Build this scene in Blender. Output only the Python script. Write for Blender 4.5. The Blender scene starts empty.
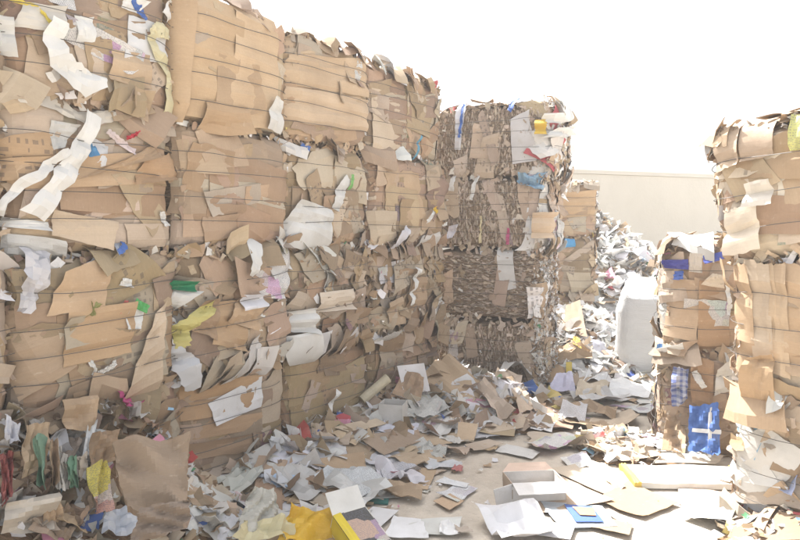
import bpy, math
import numpy as np
from mathutils import Vector, Matrix

# ------------------------------------------------------------------ camera, sky, sun, exposure
sc = bpy.context.scene
C = sc.collection
CAM_H, F_PX, PITCH = 1.63, 650.0, math.radians(3.7)
cam_d = bpy.data.cameras.new('camera'); cam = bpy.data.objects.new('camera', cam_d); C.objects.link(cam)
cam_d.sensor_width = 36.0; cam_d.lens = F_PX / 800.0 * 36.0
cam_d.clip_start = 0.05; cam_d.clip_end = 2000
cam.location = (0, 0, CAM_H); cam.rotation_euler = (math.pi / 2 - PITCH, 0, 0)
sc.camera = cam

SUN_EL = math.radians(57.0)
SUN_H = (-0.58, 0.815)                                   # horizontal direction towards the sun: left and ahead
SUN_AZ = math.atan2(SUN_H[0], SUN_H[1])                  # from +Y, clockwise positive
world = bpy.data.worlds.new('World'); sc.world = world; world.use_nodes = True
wn = world.node_tree; wn.nodes.clear()
wo = wn.nodes.new('ShaderNodeOutputWorld'); wb = wn.nodes.new('ShaderNodeBackground')
sky = wn.nodes.new('ShaderNodeTexSky'); sky.sky_type = 'NISHITA'; sky.sun_disc = False
sky.sun_elevation = SUN_EL; sky.sun_rotation = SUN_AZ
sky.air_density = 1.3; sky.dust_density = 5.0; sky.ozone_density = 1.0
hs = wn.nodes.new('ShaderNodeHueSaturation'); hs.inputs['Saturation'].default_value = 0.28   # white summer haze
wn.links.new(sky.outputs[0], hs.inputs['Color']); wn.links.new(hs.outputs[0], wb.inputs[0])
wb.inputs[1].default_value = 0.15
wn.links.new(wb.outputs[0], wo.inputs[0])
sun_d = bpy.data.lights.new('sun', 'SUN'); sun_d.energy = 5.0; sun_d.angle = math.radians(0.6); sun_d.color = (1.0, 0.98, 0.94)
sun = bpy.data.objects.new('sun', sun_d); C.objects.link(sun)
sv = Vector((SUN_H[0] * math.cos(SUN_EL), SUN_H[1] * math.cos(SUN_EL), math.sin(SUN_EL)))
sun.rotation_euler = sv.to_track_quat('Z', 'Y').to_euler(); sun.location = (-6, 8, 12)
vs = sc.view_settings
vs.view_transform = 'Standard'; vs.look = 'None'; vs.gamma = 1.0; vs.use_curve_mapping = False
vs.exposure = 1.4

# ------------------------------------------------------------------ small maths
RNG = np.random.default_rng(7)

def sm(e0, e1, x):
    t = np.clip((np.asarray(x, float) - e0) / (e1 - e0), 0, 1)
    return t * t * (3 - 2 * t)

def _h(i, j, k):
    n = (i * 374761393 + j * 668265263 + k * 1274126177) & 0xffffffff
    n = ((n ^ (n >> 13)) * 1274126177) & 0xffffffff
    return ((n ^ (n >> 16)) & 0xffff) / 65535.0 * 2 - 1

def noise(x, y, z=0.0):
    x, y, z = np.broadcast_arrays(np.asarray(x, float), np.asarray(y, float), np.asarray(z, float))
    xi, yi, zi = np.floor(x).astype(np.int64), np.floor(y).astype(np.int64), np.floor(z).astype(np.int64)
    fx, fy, fz = x - xi, y - yi, z - zi
    fx, fy, fz = [f * f * (3 - 2 * f) for f in (fx, fy, fz)]
    r = 0
    for a in (0, 1):
        for b in (0, 1):
            for c in (0, 1):
                r = r + _h(xi + a, yi + b, zi + c) * (fx if a else 1 - fx) * (fy if b else 1 - fy) * (fz if c else 1 - fz)
    return r

def crumple(a, b, rng, n=6, f=1.0):
    """sum of random triangle-wave folds: sharp creases like crushed paper"""
    r = np.zeros_like(a)
    for i in range(n):
        th = rng.uniform(0, math.pi); k = f * rng.uniform(0.6, 2.6); ph = rng.uniform(0, 1)
        q = (a * math.cos(th) + b * math.sin(th)) * k + ph
        r = r + np.abs((q % 1.0) - 0.5) * rng.uniform(-1, 1) / k
    return r - r.mean()

def ray(px, py):
    x, y = (px - 400) / F_PX, (270 - py) / F_PX
    c, s = math.cos(PITCH), math.sin(PITCH)
    return np.array([x, c + y * s, -s + y * c])

W0 = np.array([-1.28, 3.70]); WD = np.array([0.53, 0.848]); WN = np.array([0.848, -0.53])   # line of the left bale wall

def hz(x, y):
    """height of the loose waste lying on the yard"""
    x = np.asarray(x, float); y = np.asarray(y, float)
    s = (x - W0[0]) * WD[0] + (y - W0[1]) * WD[1]
    t = (x - W0[0]) * WN[0] + (y - W0[1]) * WN[1]
    tc = np.maximum(t, 0)
    h1 = 0.72 * np.clip(1 - tc / 0.95, 0, 1) ** 1.2 * (1 - sm(-0.5, 0.35, s))
    h2 = 0.20 * np.exp(-(tc / 0.45) ** 2) * sm(-0.1, 0.6, s) * (1 - sm(3.3, 4.2, s))
    h2b = 0.26 * np.exp(-(((x - 0.75) / 0.55) ** 2 + ((y - 5.75) / 0.5) ** 2))
    h3 = 0.66 * np.exp(-(((x - 2.25) / 0.75) ** 2 + ((y - 8.0) / 0.8) ** 2))
    r4 = np.sqrt(((x - 3.15) / 2.5) ** 2 + ((y - 11.2) / 2.2) ** 2)
    h4 = 2.05 * np.clip(1 - r4, 0, 1) ** 0.9
    h5 = 0.18 * np.exp(-(((x - 2.06) / 0.30) ** 2 + ((y - 3.15) / 0.42) ** 2))
    h6 = 0.10 * np.exp(-(((x - 1.75) / 0.4) ** 2 + ((y - 4.7) / 0.35) ** 2))
    h = np.maximum.reduce([h1, h2, h3, h4]) + h2b + h5 + h6
    k = np.clip(h / 0.25, 0, 1)
    return h + k * (0.06 * noise(x * 3.1, y * 3.1, 1.7) + 0.03 * noise(x * 8, y * 8, 4.2)) * np.clip(h * 3, 0.3, 1.2)

def hit(px, py, extra=0.0):
    """pixel -> point on the ground / waste surface"""
    d = ray(px, py); o = np.array([0, 0, CAM_H])
    ts = np.linspace(1.2, 16, 1500)
    P = o + ts[:, None] * d
    g = P[:, 2] - extra - hz(P[:, 0], P[:, 1])
    i = np.argmax(g < 0)
    return P[i] if g[i] < 0 else P[-1]

def at_depth(px, py, D):
    d = ray(px, py); return np.array([0, 0, CAM_H]) + d * (D / d[1])

def P3(c):
    """(px,py) on the waste, (px,py,z) lifted by z above it, or (px,py,'y',D) at depth D"""
    if len(c) == 4: return at_depth(c[0], c[1], c[3])
    return hit(c[0], c[1], c[2] if len(c) == 3 else 0.0) 

# ------------------------------------------------------------------ materials
def nodes_of(name):
    m = bpy.data.materials.new(name); m.use_nodes = True
    nt = m.node_tree; nt.nodes.clear()
    out = nt.nodes.new('ShaderNodeOutputMaterial'); b = nt.nodes.new('ShaderNodeBsdfPrincipled')
    nt.links.new(b.outputs[0], out.inputs[0])
    return m, nt, b, out

def N(nt, t, **kw):
    n = nt.nodes.new(t)
    for k, v in kw.items():
        if k in n.inputs: n.inputs[k].default_value = v
        else: setattr(n, k, v)
    return n

def mixc(nt, kind, fac, a, b):
    m = nt.nodes.new('ShaderNodeMix'); m.data_type = 'RGBA'; m.blend_type = kind
    for i, v in ((0, fac), (6, a), (7, b)):
        if hasattr(v, 'is_output'): nt.links.new(v, m.inputs[i])
        else: m.inputs[i].default_value = v if i == 0 else (*v, 1)[:4]
    return m.outputs[2]

def ramp(nt, src, lo, hi, c0=0.0, c1=1.0):
    r = nt.nodes.new('ShaderNodeMapRange'); r.inputs[1].default_value = lo; r.inputs[2].default_value = hi
    r.inputs[3].default_value = c0; r.inputs[4].default_value = c1
    nt.links.new(src, r.inputs[0]); return r.outputs[0]

def mathn(nt, op, a, b=0.0):
    m = nt.nodes.new('ShaderNodeMath'); m.operation = op
    for i, v in ((0, a), (1, b)):
        if hasattr(v, 'is_output'): nt.links.new(v, m.inputs[i])
        else: m.inputs[i].default_value = v
    return m.outputs[0]

def uv_noise(nt, scale, sx=1, sy=1, detail=4, rough=0.55, seed=True):
    uv = nt.nodes.new('ShaderNodeUVMap'); mp = nt.nodes.new('ShaderNodeMapping')
    mp.inputs['Scale'].default_value = (sx, sy, 1)
    nt.links.new(uv.outputs[0], mp.inputs[0])
    t = N(nt, 'ShaderNodeTexNoise', Scale=scale, Detail=detail, Roughness=rough)
    nt.links.new(mp.outputs[0], t.inputs['Vector'])
    return t.outputs['Fac']

def tint(nt):
    a = nt.nodes.new('ShaderNodeAttribute'); a.attribute_name = 'tint'; return a.outputs['Color']

def bump(nt, b, h, strength, dist):
    bp = N(nt, 'ShaderNodeBump', Strength=strength, Distance=dist)
    nt.links.new(h, bp.inputs['Height']); nt.links.new(bp.outputs[0], b.inputs['Normal']); return bp

def text_mask(nt, lines, words, thr):
    """rows of illegible print"""
    uv = nt.nodes.new('ShaderNodeUVMap'); sp = nt.nodes.new('ShaderNodeSeparateXYZ'); nt.links.new(uv.outputs[0], sp.inputs[0])
    fr = mathn(nt, 'FRACT', mathn(nt, 'MULTIPLY', sp.outputs[1], lines))
    row = mathn(nt, 'LESS_THAN', fr, 0.5)
    fl = mathn(nt, 'FLOOR', mathn(nt, 'MULTIPLY', sp.outputs[1], lines))
    cb = nt.nodes.new('ShaderNodeCombineXYZ')
    nt.links.new(mathn(nt, 'MULTIPLY', sp.outputs[0], words), cb.inputs[0]); nt.links.new(mathn(nt, 'MULTIPLY', fl, 3.71), cb.inputs[1])
    t = N(nt, 'ShaderNodeTexNoise', Scale=1.0, Detail=1.0); nt.links.new(cb.outputs[0], t.inputs['Vector'])
    return mathn(nt, 'MULTIPLY', row, mathn(nt, 'GREATER_THAN', t.outputs['Fac'], thr))

def mat_cardboard(name, printed=False):
    m, nt, b, out = nodes_of(name)
    big = uv_noise(nt, 2.6, detail=3); fine = uv_noise(nt, 70, detail=2); flute = uv_noise(nt, 2.0, 1.0, 75, detail=0)
    c = mixc(nt, 'MULTIPLY', 1.0, tint(nt), mixc(nt, 'MIX', ramp(nt, big, 0.3, 0.7), (0.86, 0.84, 0.82), (1.07, 1.07, 1.07)))
    c = mixc(nt, 'MULTIPLY', 0.16, c, mixc(nt, 'MIX', ramp(nt, flute, 0.3, 0.7), (0.86, 0.86, 0.86), (1.1, 1.1, 1.1)))
    c = mixc(nt, 'MULTIPLY', 0.3, c, mixc(nt, 'MIX', fine, (0.7, 0.7, 0.7), (1.2, 1.2, 1.2)))
    blot = uv_noise(nt, 1.9, detail=4, rough=0.6)
    c = mixc(nt, 'MIX', ramp(nt, blot, 0.56, 0.80, 0, 0.5), c, (0.30, 0.235, 0.18))          # damp blotches
    scuff = uv_noise(nt, 16, 1, 1.6, detail=4, rough=0.7)
    c = mixc(nt, 'MIX', ramp(nt, scuff, 0.62, 0.74, 0, 0.35), c, (0.62, 0.54, 0.44))          # scuffed liner
    if printed:
        msk = text_mask(nt, 26, 44, 0.52)
        area = uv_noise(nt, 3.3, detail=1)
        c = mixc(nt, 'MIX', mathn(nt, 'MULTIPLY', msk, ramp(nt, area, 0.55, 0.57, 0, 0.5)), c, (0.10, 0.085, 0.08))
    if printed:
        uv = nt.nodes.new('ShaderNodeUVMap'); oi = nt.nodes.new('ShaderNodeObjectInfo')
        vo = N(nt, 'ShaderNodeTexVoronoi', Scale=5.0, distance='CHEBYCHEV'); vo.inputs['Randomness'].default_value = 0.7
        nt.links.new(uv.outputs[0], vo.inputs['Vector'])
        sc_ = nt.nodes.new('ShaderNodeSeparateColor'); nt.links.new(vo.outputs['Color'], sc_.inputs[0])
        on = mathn(nt, 'MULTIPLY', mathn(nt, 'GREATER_THAN', sc_.outputs[0], .86), mathn(nt, 'LESS_THAN', vo.outputs['Distance'], .34))
        ink = N(nt, 'ShaderNodeHueSaturation', Saturation=1.0, Value=1.0); nt.links.new(oi.outputs['Random'], ink.inputs['Hue']); ink.inputs['Color'].default_value = (.10, .06, .16, 1)
        c = mixc(nt, 'MIX', mathn(nt, 'MULTIPLY', mathn(nt, 'MULTIPLY', on, ramp(nt, fine, .3, .6, .2, 1)), .6), c, ink.outputs[0])
    nt.links.new(c, b.inputs['Base Color'])
    b.inputs['Roughness'].default_value = 0.86; b.inputs['Specular IOR Level'].default_value = 0.25
    h = mathn(nt, 'ADD', mathn(nt, 'MULTIPLY', big, 1.5), mathn(nt, 'MULTIPLY', scuff, 0.35))
    bump(nt, b, h, 0.5, 0.014)
    return m

def mat_paper(name, printed=0, rough=0.6):
    m, nt, b, out = nodes_of(name)
    big = uv_noise(nt, 5.0, detail=5); fine = uv_noise(nt, 30, detail=4, rough=0.6)
    c = mixc(nt, 'MULTIPLY', 1.0, tint(nt), mixc(nt, 'MIX', ramp(nt, big, 0.3, 0.7), (0.84, 0.83, 0.81), (1.04, 1.04, 1.04)))
    dirt = uv_noise(nt, 7, detail=6, rough=0.7)
    c = mixc(nt, 'MIX', ramp(nt, dirt, 0.58, 0.75, 0, 0.45), c, (0.42, 0.37, 0.31))
    if printed == 1:
        msk = text_mask(nt, 150, 240, 0.47)
        c = mixc(nt, 'MIX', mathn(nt, 'MULTIPLY', msk, 0.5), c, (0.12, 0.12, 0.14))
    if printed == 2:
        uv = nt.nodes.new('ShaderNodeUVMap')
        v = N(nt, 'ShaderNodeTexVoronoi', Scale=9.0, distance='CHEBYCHEV'); v.inputs['Randomness'].default_value = 0.8
        nt.links.new(uv.outputs[0], v.inputs['Vector'])
        col = N(nt, 'ShaderNodeHueSaturation', Saturation=0.5, Value=0.65); nt.links.new(v.outputs['Color'], col.inputs['Color'])
        sepv = nt.nodes.new('ShaderNodeSeparateColor'); nt.links.new(v.outputs['Color'], sepv.inputs[0])
        c = mixc(nt, 'MIX', ramp(nt, sepv.outputs[0], 0.60, 0.62, 0, 0.8), c, col.outputs[0])
        msk = text_mask(nt, 130, 190, 0.5)
        c = mixc(nt, 'MIX', mathn(nt, 'MULTIPLY', msk, 0.5), c, (0.15, 0.15, 0.2))
    if printed == 3:                                         # plaid cloth
        uv = nt.nodes.new('ShaderNodeUVMap'); sp = nt.nodes.new('ShaderNodeSeparateXYZ'); nt.links.new(uv.outputs[0], sp.inputs[0])
        a1 = mathn(nt, 'LESS_THAN', mathn(nt, 'FRACT', mathn(nt, 'MULTIPLY', sp.outputs[0], 26)), 0.45)
        a2 = mathn(nt, 'LESS_THAN', mathn(nt, 'FRACT', mathn(nt, 'MULTIPLY', sp.outputs[1], 26)), 0.45)
        c = mixc(nt, 'MIX', mathn(nt, 'MULTIPLY', mathn(nt, 'ADD', a1, a2), 0.42), c, (0.08, 0.12, 0.36))
    nt.links.new(c, b.inputs['Base Color'])
    b.inputs['Roughness'].default_value = rough; b.inputs['Specular IOR Level'].default_value = 0.3
    bump(nt, b, mathn(nt, 'ADD', big, mathn(nt, 'MULTIPLY', fine, 0.3)), 0.5, 0.012)
    tr = nt.nodes.new('ShaderNodeBsdfTranslucent'); nt.links.new(c, tr.inputs[0])
    mx = nt.nodes.new('ShaderNodeMixShader'); mx.inputs[0].default_value = 0.18
    nt.links.new(b.outputs[0], mx.inputs[1]); nt.links.new(tr.outputs[0], mx.inputs[2]); nt.links.new(mx.outputs[0], out.inputs[0])
    return m

def mat_film(name):
    m, nt, b, out = nodes_of(name)
    big = uv_noise(nt, 9.0, detail=5)
    c = mixc(nt, 'MULTIPLY', 1.0, tint(nt), mixc(nt, 'MIX', big, (0.8, 0.8, 0.8), (1.1, 1.1, 1.1)))
    nt.links.new(c, b.inputs['Base Color']); b.inputs['Roughness'].default_value = 0.32
    bump(nt, b, uv_noise(nt, 22, 1, 2.5, detail=5, rough=0.6), 0.8, 0.012)
    tp = nt.nodes.new('ShaderNodeBsdfTranslucent'); nt.links.new(c, tp.inputs[0])
    mx = nt.nodes.new('ShaderNodeMixShader'); mx.inputs[0].default_value = 0.3
    nt.links.new(b.outputs[0], mx.inputs[1]); nt.links.new(tp.outputs[0], mx.inputs[2]); nt.links.new(mx.outputs[0], out.inputs[0])
    return m

def mat_core():
    m, nt, b, out = nodes_of('pressed_cardboard_core')
    lay = uv_noise(nt, 9, 1.5, 7, detail=5, rough=0.75); big = uv_noise(nt, 4, detail=4)
    c = mixc(nt, 'MIX', ramp(nt, lay, 0.38, 0.62), (0.20, 0.145, 0.10), (0.42, 0.32, 0.22))
    c = mixc(nt, 'MULTIPLY', 1.0, c, tint(nt))
    c = mixc(nt, 'MULTIPLY', 0.6, c, mixc(nt, 'MIX', big, (0.6, 0.6, 0.6), (1.3, 1.3, 1.3)))
    nt.links.new(c, b.inputs['Base Color']); b.inputs['Roughness'].default_value = 0.95
    bump(nt, b, lay, 1.0, 0.03)
    return m

def mat_ground():
    m, nt, b, out = nodes_of('dusty_yard_ground')
    tc = nt.nodes.new('ShaderNodeTexCoord')
    def nz(s, d=6, r=0.6):
        t = N(nt, 'ShaderNodeTexNoise', Scale=s, Detail=d, Roughness=r); nt.links.new(tc.outputs['Object'], t.inputs['Vector']); return t.outputs['Fac']
    c = mixc(nt, 'MIX', ramp(nt, nz(0.9), 0.35, 0.65), (0.47, 0.41, 0.34), (0.58, 0.52, 0.44))
    c = mixc(nt, 'MULTIPLY', 0.6, c, mixc(nt, 'MIX', ramp(nt, nz(7), 0.3, 0.7), (0.72, 0.70, 0.68), (1.12, 1.12, 1.12)))
    c = mixc(nt, 'MIX', ramp(nt, nz(38, 5, 0.7), 0.60, 0.72, 0, 0.6), c, (0.28, 0.245, 0.21))
    c = mixc(nt, 'MIX', ramp(nt, nz(55, 3, 0.6), 0.62, 0.70, 0, 0.5), c, (0.60, 0.57, 0.52))
    nt.links.new(c, b.inputs['Base Color']); b.inputs['Roughness'].default_value = 0.95; b.inputs['Specular IOR Level'].default_value = 0.2
    bump(nt, b, mathn(nt, 'ADD', nz(6), mathn(nt, 'MULTIPLY', nz(60, 4, 0.7), 0.35)), 0.6, 0.03)
    return m

def mat_plaster():
    m, nt, b, out = nodes_of('cream_wall_render')
    tc = nt.nodes.new('ShaderNodeTexCoord')
    def nz(s, d=6, r=0.6, sc=(1, 1, 1)):
        mp = nt.nodes.new('ShaderNodeMapping'); mp.inputs['Scale'].default_value = sc; nt.links.new(tc.outputs['Object'], mp.inputs[0])
        t = N(nt, 'ShaderNodeTexNoise', Scale=s, Detail=d, Roughness=r); nt.links.new(mp.outputs[0], t.inputs['Vector']); return t.outputs['Fac']
    c = mixc(nt, 'MIX', ramp(nt, nz(0.6), 0.3, 0.7), (0.50, 0.47, 0.41), (0.56, 0.53, 0.47))
    c = mixc(nt, 'MULTIPLY', 0.5, c, mixc(nt, 'MIX', ramp(nt, nz(1.0, 6, 0.65, (.5, .5, 0.4)), 0.35, 0.65), (0.90, 0.89, 0.87), (1.05, 1.05, 1.05)))
    nt.links.new(c, b.inputs['Base Color']); b.inputs['Roughness'].default_value = 0.95
    bump(nt, b, nz(14, 6, 0.7), 0.4, 0.02)
    return m

def mat_sack():
    m, nt, b, out = nodes_of('woven_white_sack')
    weave = uv_noise(nt, 30, 1, 6, detail=3); big = uv_noise(nt, 4, detail=5, rough=0.6)
    c = mixc(nt, 'MIX', ramp(nt, big, 0.3, 0.7), (0.60, 0.60, 0.59), (0.76, 0.76, 0.75))
    nt.links.new(c, b.inputs['Base Color']); b.inputs['Roughness'].default_value = 0.55
    bump(nt, b, mathn(nt, 'ADD', big, mathn(nt, 'MULTIPLY', weave, 0.4)), 0.7, 0.03)
    return m

def mat_flat(name, col, rough=0.5, metal=0.0):
    m, nt, b, out = nodes_of(name)
    t = N(nt, 'ShaderNodeTexNoise', Scale=40.0, Detail=4.0)
    c = mixc(nt, 'MULTIPLY', 1.0, col, mixc(nt, 'MIX', t.outputs['Fac'], (0.7, 0.7, 0.7), (1.2, 1.2, 1.2)))
    nt.links.new(c, b.inputs['Base Color']); b.inputs['Roughness'].default_value = rough; b.inputs['Metallic'].default_value = metal
    return m

M = dict(card=mat_cardboard('brown_cardboard'), cardp=mat_cardboard('printed_cardboard', True), paper=mat_paper('paper'),
         news=mat_paper('newsprint', 1), glossy=mat_paper('colour_print', 2, 0.35), plaid=mat_paper('plaid_cloth', 3, 0.9),
         film=mat_film('plastic_film'), core=mat_core(), ground=mat_ground(), plaster=mat_plaster(), sack=mat_sack(),
         wire=mat_flat('rusty_baling_wire', (0.13, 0.12, 0.11), 0.6, 0.5))

KRAFT = [(0.43, 0.305, 0.19), (0.46, 0.335, 0.22), (0.38, 0.265, 0.165), (0.48, 0.365, 0.25), (0.50, 0.405, 0.305), (0.31, 0.22, 0.145), (0.42, 0.345, 0.265), (0.35, 0.255, 0.17)]
WHITE = [(0.74, 0.73, 0.71), (0.68, 0.67, 0.65), (0.72, 0.72, 0.75), (0.66, 0.64, 0.60)]
BRIGHT = [(0.08, 0.16, 0.48), (0.55, 0.10, 0.10), (0.70, 0.58, 0.18), (0.12, 0.36, 0.18), (0.25, 0.45, 0.62), (0.60, 0.25, 0.35)]

def pick(rng, pal, j=0.06):
    c = np.array(pal[rng.integers(len(pal))]); c = c * .88 + c.mean() * .12; return np.clip(c * rng.uniform(1 - j, 1 + j) + rng.uniform(-0.012, 0.012, 3), 0.01, 0.85)

# ------------------------------------------------------------------ mesh helpers
def tag(o, label=None, cat=None, group=None, kind=None):
    for k, v in (('label', label), ('category', cat), ('group', group), ('kind', kind)):
        if v: o[k] = v
    return o

def mesh_obj(name, verts, faces, mat, parent=None, uv=None, tnt=None, smooth=True, origin=None, sharp=15.0):
    verts = np.asarray(verts, float)
    if origin is None: origin = verts.mean(0)
    me = bpy.data.meshes.new(name)
    me.from_pydata((verts - origin).tolist(), [], faces)
    if uv is not None:
        li = np.empty(len(me.loops), np.int32); me.loops.foreach_get('vertex_index', li)
        lay = me.uv_layers.new(name='UVMap'); lay.data.foreach_set('uv', np.asarray(uv, np.float32)[li].ravel())
    if tnt is not None:
        t = np.asarray(tnt, np.float32)
        if t.ndim == 1: t = np.tile(t, (len(verts), 1))
        at = me.attributes.new('tint', 'FLOAT_COLOR', 'POINT')
        at.data.foreach_set('color', np.concatenate([t, np.ones((len(t), 1), np.float32)], 1).ravel())
    if smooth:
        me.polygons.foreach_set('use_smooth', np.ones(len(me.polygons), bool))
        if sharp: me.set_sharp_from_angle(angle=math.radians(sharp))
    if mat is not None: me.materials.append(mat)
    o = bpy.data.objects.new(name, me); C.objects.link(o)
    o.location = origin
    if parent is not None: o.parent = parent
    return o

def grid_faces(nx, ny, base=0, flip=False):
    f = []
    for i in range(nx - 1):
        for j in range(ny - 1):
            a = base + i * ny + j; q = (a, a + ny, a + ny + 1, a + 1)
            f.append(q[::-1] if flip else q)
    return f
_gf = {}
def solid_grid(front, back):
    """front, back: (nx,ny,3) -> verts, faces, index map into the grid (rim has its own vertices)"""
    nx, ny = front.shape[:2]; n = nx * ny
    key = (nx, ny)
    if key not in _gf:
        rim = [i * ny for i in range(nx)] + [(nx - 1) * ny + j for j in range(1, ny)] + [i * ny + ny - 1 for i in range(nx - 2, -1, -1)] + [j for j in range(ny - 2, 0, -1)]
        k = len(rim); f = grid_faces(nx, ny) + grid_faces(nx, ny, n, True)
        for q in range(k):
            r = (q + 1) % k; f.append((2 * n + q, 2 * n + k + q, 2 * n + k + r, 2 * n + r))
        _gf[key] = (np.array(rim), f)
    rim, f = _gf[key]
    fv, bv = front.reshape(-1, 3), back.reshape(-1, 3)
    idx = np.concatenate([np.arange(n), np.arange(n), rim, rim])
    return np.concatenate([fv, bv, fv[rim], bv[rim]]), f, idx

def ab_grid(nx, ny):
    a, b = np.meshgrid(np.linspace(-.5, .5, nx), np.linspace(-.5, .5, ny), indexing='ij'); return a, b

def bilinear(q, a, b):
    """q: 4 corners (ll, lr, ur, ul)"""
    q = [np.asarray(c, float) for c in q]; a = a[..., None] + .5; b = b[..., None] + .5
    return q[0] * (1 - a) * (1 - b) + q[1] * a * (1 - b) + q[2] * a * b + q[3] * (1 - a) * b

def tear(a, b, rng, amt):
    """ragged outline: scale towards the centre by noise along the edge"""
    if amt <= 0: return a, b
    ang = np.arctan2(b, a); s = rng.uniform(0, 50)
    k = noise(np.cos(ang) * 1.6 + s, np.sin(ang) * 1.6, s)
    k = 1 + amt * (np.where(k > 0.05, k * 0.5, k * 2.0) + 0.5 * rng.uniform(-1, 1, a.shape))
    e = np.where(np.maximum(abs(a), abs(b)) > .495, 1.0, np.where(np.maximum(abs(a), abs(b)) > .3, .45, 0))
    k = 1 + (k - 1) * e
    return a * k, b * k

# ------------------------------------------------------------------ bales
class Bale:
    def __init__(s, label, loc, rz, w, d, h, seed, wires, group, roll=0.0, bulge=0.03, core_tint=(1, 1, 1), wmargin=0.0):
        s.w, s.d, s.h, s.seed, s.bulge = w, d, h, seed, bulge
        s.rng = np.random.default_rng(seed)
        e = bpy.data.objects.new('cardboard_bale', None); C.objects.link(e); e.empty_display_size = 0.2
        e.location = loc; e.rotation_mode = 'ZYX' if False else 'XYZ'; e.rotation_euler = (0, roll, rz)
        tag(e, label, 'bale', group); s.e = e
        s.M = Matrix.Translation(loc) @ e.rotation_euler.to_matrix().to_4x4(); s.Mi = s.M.inverted()
        s.wires = [(-.5 + (i + 1) / (wires + 1)) * h * 0.92 + s.rng.uniform(-.025, .025) for i in range(wires)]
        s.wsl = [s.rng.uniform(-.03, .03) for _ in s.wires]
        s.F = {'F': ((0, -d / 2, h / 2), (1, 0, 0), (0, 0, 1), (0, -1, 0), w / 2, h / 2),
               'B': ((0, d / 2, h / 2), (-1, 0, 0), (0, 0, 1), (0, 1, 0), w / 2, h / 2),
               'R': ((w / 2, 0, h / 2), (0, 1, 0), (0, 0, 1), (1, 0, 0), d / 2, h / 2),
               'L': ((-w / 2, 0, h / 2), (0, -1, 0), (0, 0, 1), (-1, 0, 0), d / 2, h / 2),
               'T': ((0, 0, h), (1, 0, 0), (0, 1, 0), (0, 0, 1), w / 2, d / 2)}
        s.F = {k: tuple(np.array(q, float) if i < 4 else q for i, q in enumerate(f)) for k, f in s.F.items()}
        s.lay = {}
        s.core(core_tint)

    def wirev(s, i, u): return s.wires[i] + s.wsl[i] * u

    def cinch(s, face, u, v, width=0.026):
        g = np.zeros_like(u)
        if face == 'T': return g
        for i in range(len(s.wires)): g = np.maximum(g, np.exp(-((v - s.wirev(i, u)) / width) ** 2))
        return g

    def surf(s, face, u, v, off, cin=0.9):
        o, U, V, Nn, hu, hv = s.F[face]
        u = np.asarray(u, float); v = np.asarray(v, float)
        k = s.seed * 1.37 + ord(face)
        pil = s.bulge * np.clip(1 - (u / hu) ** 2, 0, 1) * np.clip(1 - (v / hv) ** 2, 0, 1) ** 0.6
        b = pil + 0.016 * noise(u * 2.2 + k, v * 2.2, k) + 0.003 * noise(u * 8, v * 8 + k, k)
        g = s.cinch(face, u, v)
        out = b + off * (1 - cin * g) - 0.003 * g
        r = 0.105
        cu, cv, fac = u.copy(), v.copy(), np.ones_like(u)
        res = []
        for x, hx, y in ((u, hu, v), (v, hv, u)):
            ee = np.abs(x) - (hx - r); sg = np.sign(x)
            ph = np.clip(ee / r, 0, math.pi / 2)
            drop = r * (1 - np.cos(ph)) + np.maximum(ee - r * math.pi / 2, 0)
            x2 = np.where(ee > 0, sg * (hx - r + r * np.sin(ph)), x)
            rag = np.where(ee > -r, 0.02 * noise(y * 5 + k, sg * 3.3, k + 5), 0)
            x2 = x2 + sg * rag + sg * np.sin(ph) * np.clip(out, -0.02, 0.12)
            res.append((x2, drop, np.cos(ph)))
        nn = out * res[0][2] * res[1][2] - res[0][1] - res[1][1]
        return o + res[0][0][..., None] * U + res[1][0][..., None] * V + nn[..., None] * Nn

    def core(s, t):
        vs_, fs_, uvs = [], [], []
        n0 = 0
        for face, nx, ny in (('F', 18, 12), ('B', 8, 6), ('R', 12, 10), ('L', 12, 10), ('T', 10, 8)):
            hu, hv = s.F[face][4], s.F[face][5]
            a, b = ab_grid(nx, ny)
            p = s.surf(face, a * 2 * hu * 1.02, b * 2 * hv * 1.02, -0.012)
            vs_.append(p.reshape(-1, 3)); fs_ += grid_faces(nx, ny, n0)
            uvs.append(np.stack([a.ravel() * 2 * hu + s.seed, b.ravel() * 2 * hv + ord(face)], 1)); n0 += nx * ny
        # bottom
        p = np.array([[-s.w / 2 + .03, -s.d / 2 + .03, .012], [s.w / 2 - .03, -s.d / 2 + .03, .012], [s.w / 2 - .03, s.d / 2 - .03, .012], [-s.w / 2 + .03, s.d / 2 - .03, .012]])
        vs_.append(p); fs_.append((n0 + 3, n0 + 2, n0 + 1, n0)); uvs.append(p[:, :2])
        mesh_obj('core', np.concatenate(vs_), fs_, M['core'], s.e, np.concatenate(uvs), np.array(t), origin=np.zeros(3))

    def next_layer(s, face, step=0.0013):
        s.lay[face] = s.lay.get(face, 0.004) + step; return s.lay[face]

    def piece(s, name, face, u, v, off, mat, tnt, uv, t=0.004, cin=0.9, label=None):
        fr = s.surf(face, u, v, off, cin); bk = s.surf(face, u, v, off - t, cin)
        ve, fa, idx = solid_grid(fr, bk)
        o = mesh_obj(name, ve, fa, M[mat], s.e, uv.reshape(-1, 2)[idx], tnt)
        if label: o['label'] = label
        return o

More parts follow.
